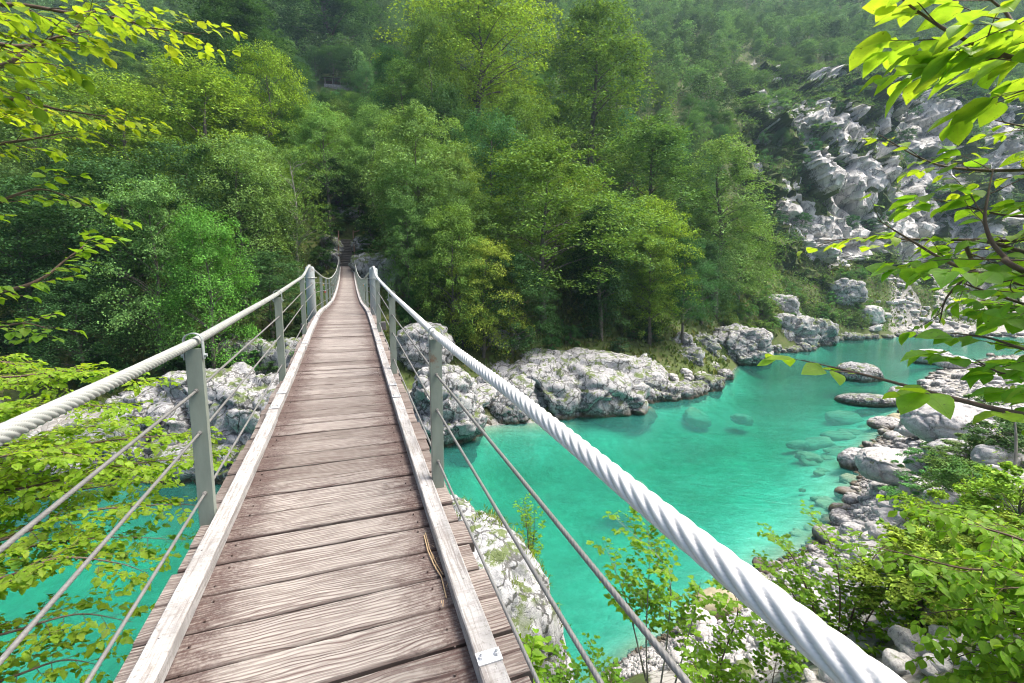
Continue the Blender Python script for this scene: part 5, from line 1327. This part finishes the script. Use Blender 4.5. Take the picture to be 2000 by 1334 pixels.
sapling('cherry_sapling', (2150, 1350, 3.4), [[(2200, 1240, 3.4), (2020, 1125, 3.4), (1880, 1110, 3.5), (1760, 1080, 3.6), (1690, 1065, 3.7)], [(2200, 1150, 3.5), (2010, 1060, 3.5), (1880, 1020, 3.6), (1790, 990, 3.7)], [(2200, 1300, 3.2), (2020, 1210, 3.2), (1900, 1190, 3.3), (1800, 1200, 3.4)],
        [(2200, 1380, 3.1), (2040, 1290, 3.1), (1930, 1270, 3.2), (1850, 1290, 3.3)], [(2200, 1100, 3.8), (2040, 1060, 3.8), (1940, 1020, 3.9)], [(2200, 1180, 3.0), (2040, 1150, 3.0), (1940, 1150, 3.1)], [(2160, 1420, 3.0), (2050, 1350, 3.0), (1960, 1330, 3.0)], [(2200, 1250, 2.9), (2060, 1230, 2.9), (1980, 1240, 3.0)]],
        'green cherry boughs with drooping pointed leaves at lower right', .080, .30, .10, (1.15, 1.3, .75), seed=540, kind='narrow', wide=1.15, up=0, start=.1, cat='tree', droop=.6, tier=.35)
sapling('hazel_shrub', (1400, 1480, 5.4), [[(1400, 1480, 5.4), (1400, 1330, 5.3), (1440, 1200, 5.2), (1430, 1150, 5.2)], [(1480, 1500, 5.0), (1500, 1380, 5.0), (1520, 1270, 5.0)], [(1430, 1480, 5.2), (1390, 1360, 5.0), (1350, 1290, 5.0)]],
        'low hazel shrub under the white cable', .075, .34, .13, (1.1, 1.25, .75), seed=560, start=.25)
sapling('oak_sapling', (1010, 1420, 3.2), [[(1020, 1440, 3.4), (1025, 1350, 3.3), (1040, 1270, 3.25)], [(1010, 1440, 3.4), (1000, 1380, 3.3), (1010, 1300, 3.25)]],
        'oak shoot beside the deck edge at the foot of the crag', .085, .16, .07, (1.2, 1.3, .8), seed=570, start=.3)
sapling('elm_sapling', (1180, 1440, 5.6), [[(1180, 1450, 5.6), (1180, 1360, 5.6), (1150, 1280, 5.6)], [(1120, 1450, 5.6), (1110, 1360, 5.6), (1090, 1300, 5.6)], [(1240, 1450, 5.4), (1200, 1380, 5.4), (1190, 1310, 5.4)], [(1060, 1430, 5.5), (1080, 1370, 5.5), (1130, 1330, 5.5)]],
        'small leafy sapling at the bottom edge right of the crag', .07, .22, .09, (.9, 1.15, .75), seed=580, start=.2)
# bare weathered trunk by the right shore
e = empty('birch_tree', tuple(at(1985, 1010, 9.5)), 'thin pale trunk standing behind the right shore bushes', 'tree')
B = Bough(600, .06, .5, .3, lgap=.05); B.branch([at(1985, 1080, 9.5), at(1982, 960, 9.5), at(1984, 850, 9.6), at(1975, 790, 9.7)], .05, .01); B.finish(e, (1, 1.2, .8), 'horn', names=('trunk', 'leaves'), bark='bark_pale')
# grass tufts on the near crag
def tufts():
    r = np.random.default_rng(5); cr = [o for o in bpy.data.objects if o.name.startswith('rock_outcrop') and 'pitted' in o.get('label', '')][0]
    me = cr.data; n = len(me.vertices); A = np.empty(n*3, np.float32); me.vertices.foreach_get('co', A); A = A.reshape(-1, 3)
    Nn = np.array([v.normal[:] for v in me.vertices]); mw = np.array(cr.matrix_basis); W = A@mw[:3, :3].T+mw[:3, 3]; NN = Nn@mw[:3, :3].T
    f = fbm(W*1.7, 3, 70); sel = np.where((NN[:, 2] > -.1) & (f > .16) & (W[:, 2] > .8))[0]; sel = r.choice(sel, 2600)
    P = W[sel]+r.normal(0, .03, (len(sel), 3)); U = NN[sel]*.6+np.array([0, 0, .7])+r.normal(0, .4, (len(sel), 3)); L = r.uniform(.05, .15, len(sel))
    Q = leaf_quads(P+U*.03, U, rand_dirs(len(sel), r), L, L*.16, r, .3)
    me = np_mesh('grass', Q.reshape(-1, 3), np.arange(len(sel)*4).reshape(-1, 4), M['grass']); o = bpy.data.objects.new('grass', me); o.color = (1.5, 1.5, .8, 1); link(o); tag(o, 'grass tufts rooted in the cracks of the near crag', 'grass', kind='stuff')
tufts()

# ------------------------------------------------------------------ haze: even air between here and the mountainside
HAZE = 0.00025
mh, t = newmat('haze'); g = NT(t); pv = g.n('ShaderNodeVolumePrincipled'); pv.inputs['Color'].default_value = (.52, .76, 1.0, 1); pv.inputs['Density'].default_value = HAZE; pv.inputs['Anisotropy'].default_value = .2
g.out(None, pv.outputs[0])
if HAZE > 0:
    mb = MB(); mb.box((200, 200, 215), (1900, 1300, 450)); tag(mb.build('haze', mh), 'thin pale blue air over the valley', 'haze', kind='stuff')
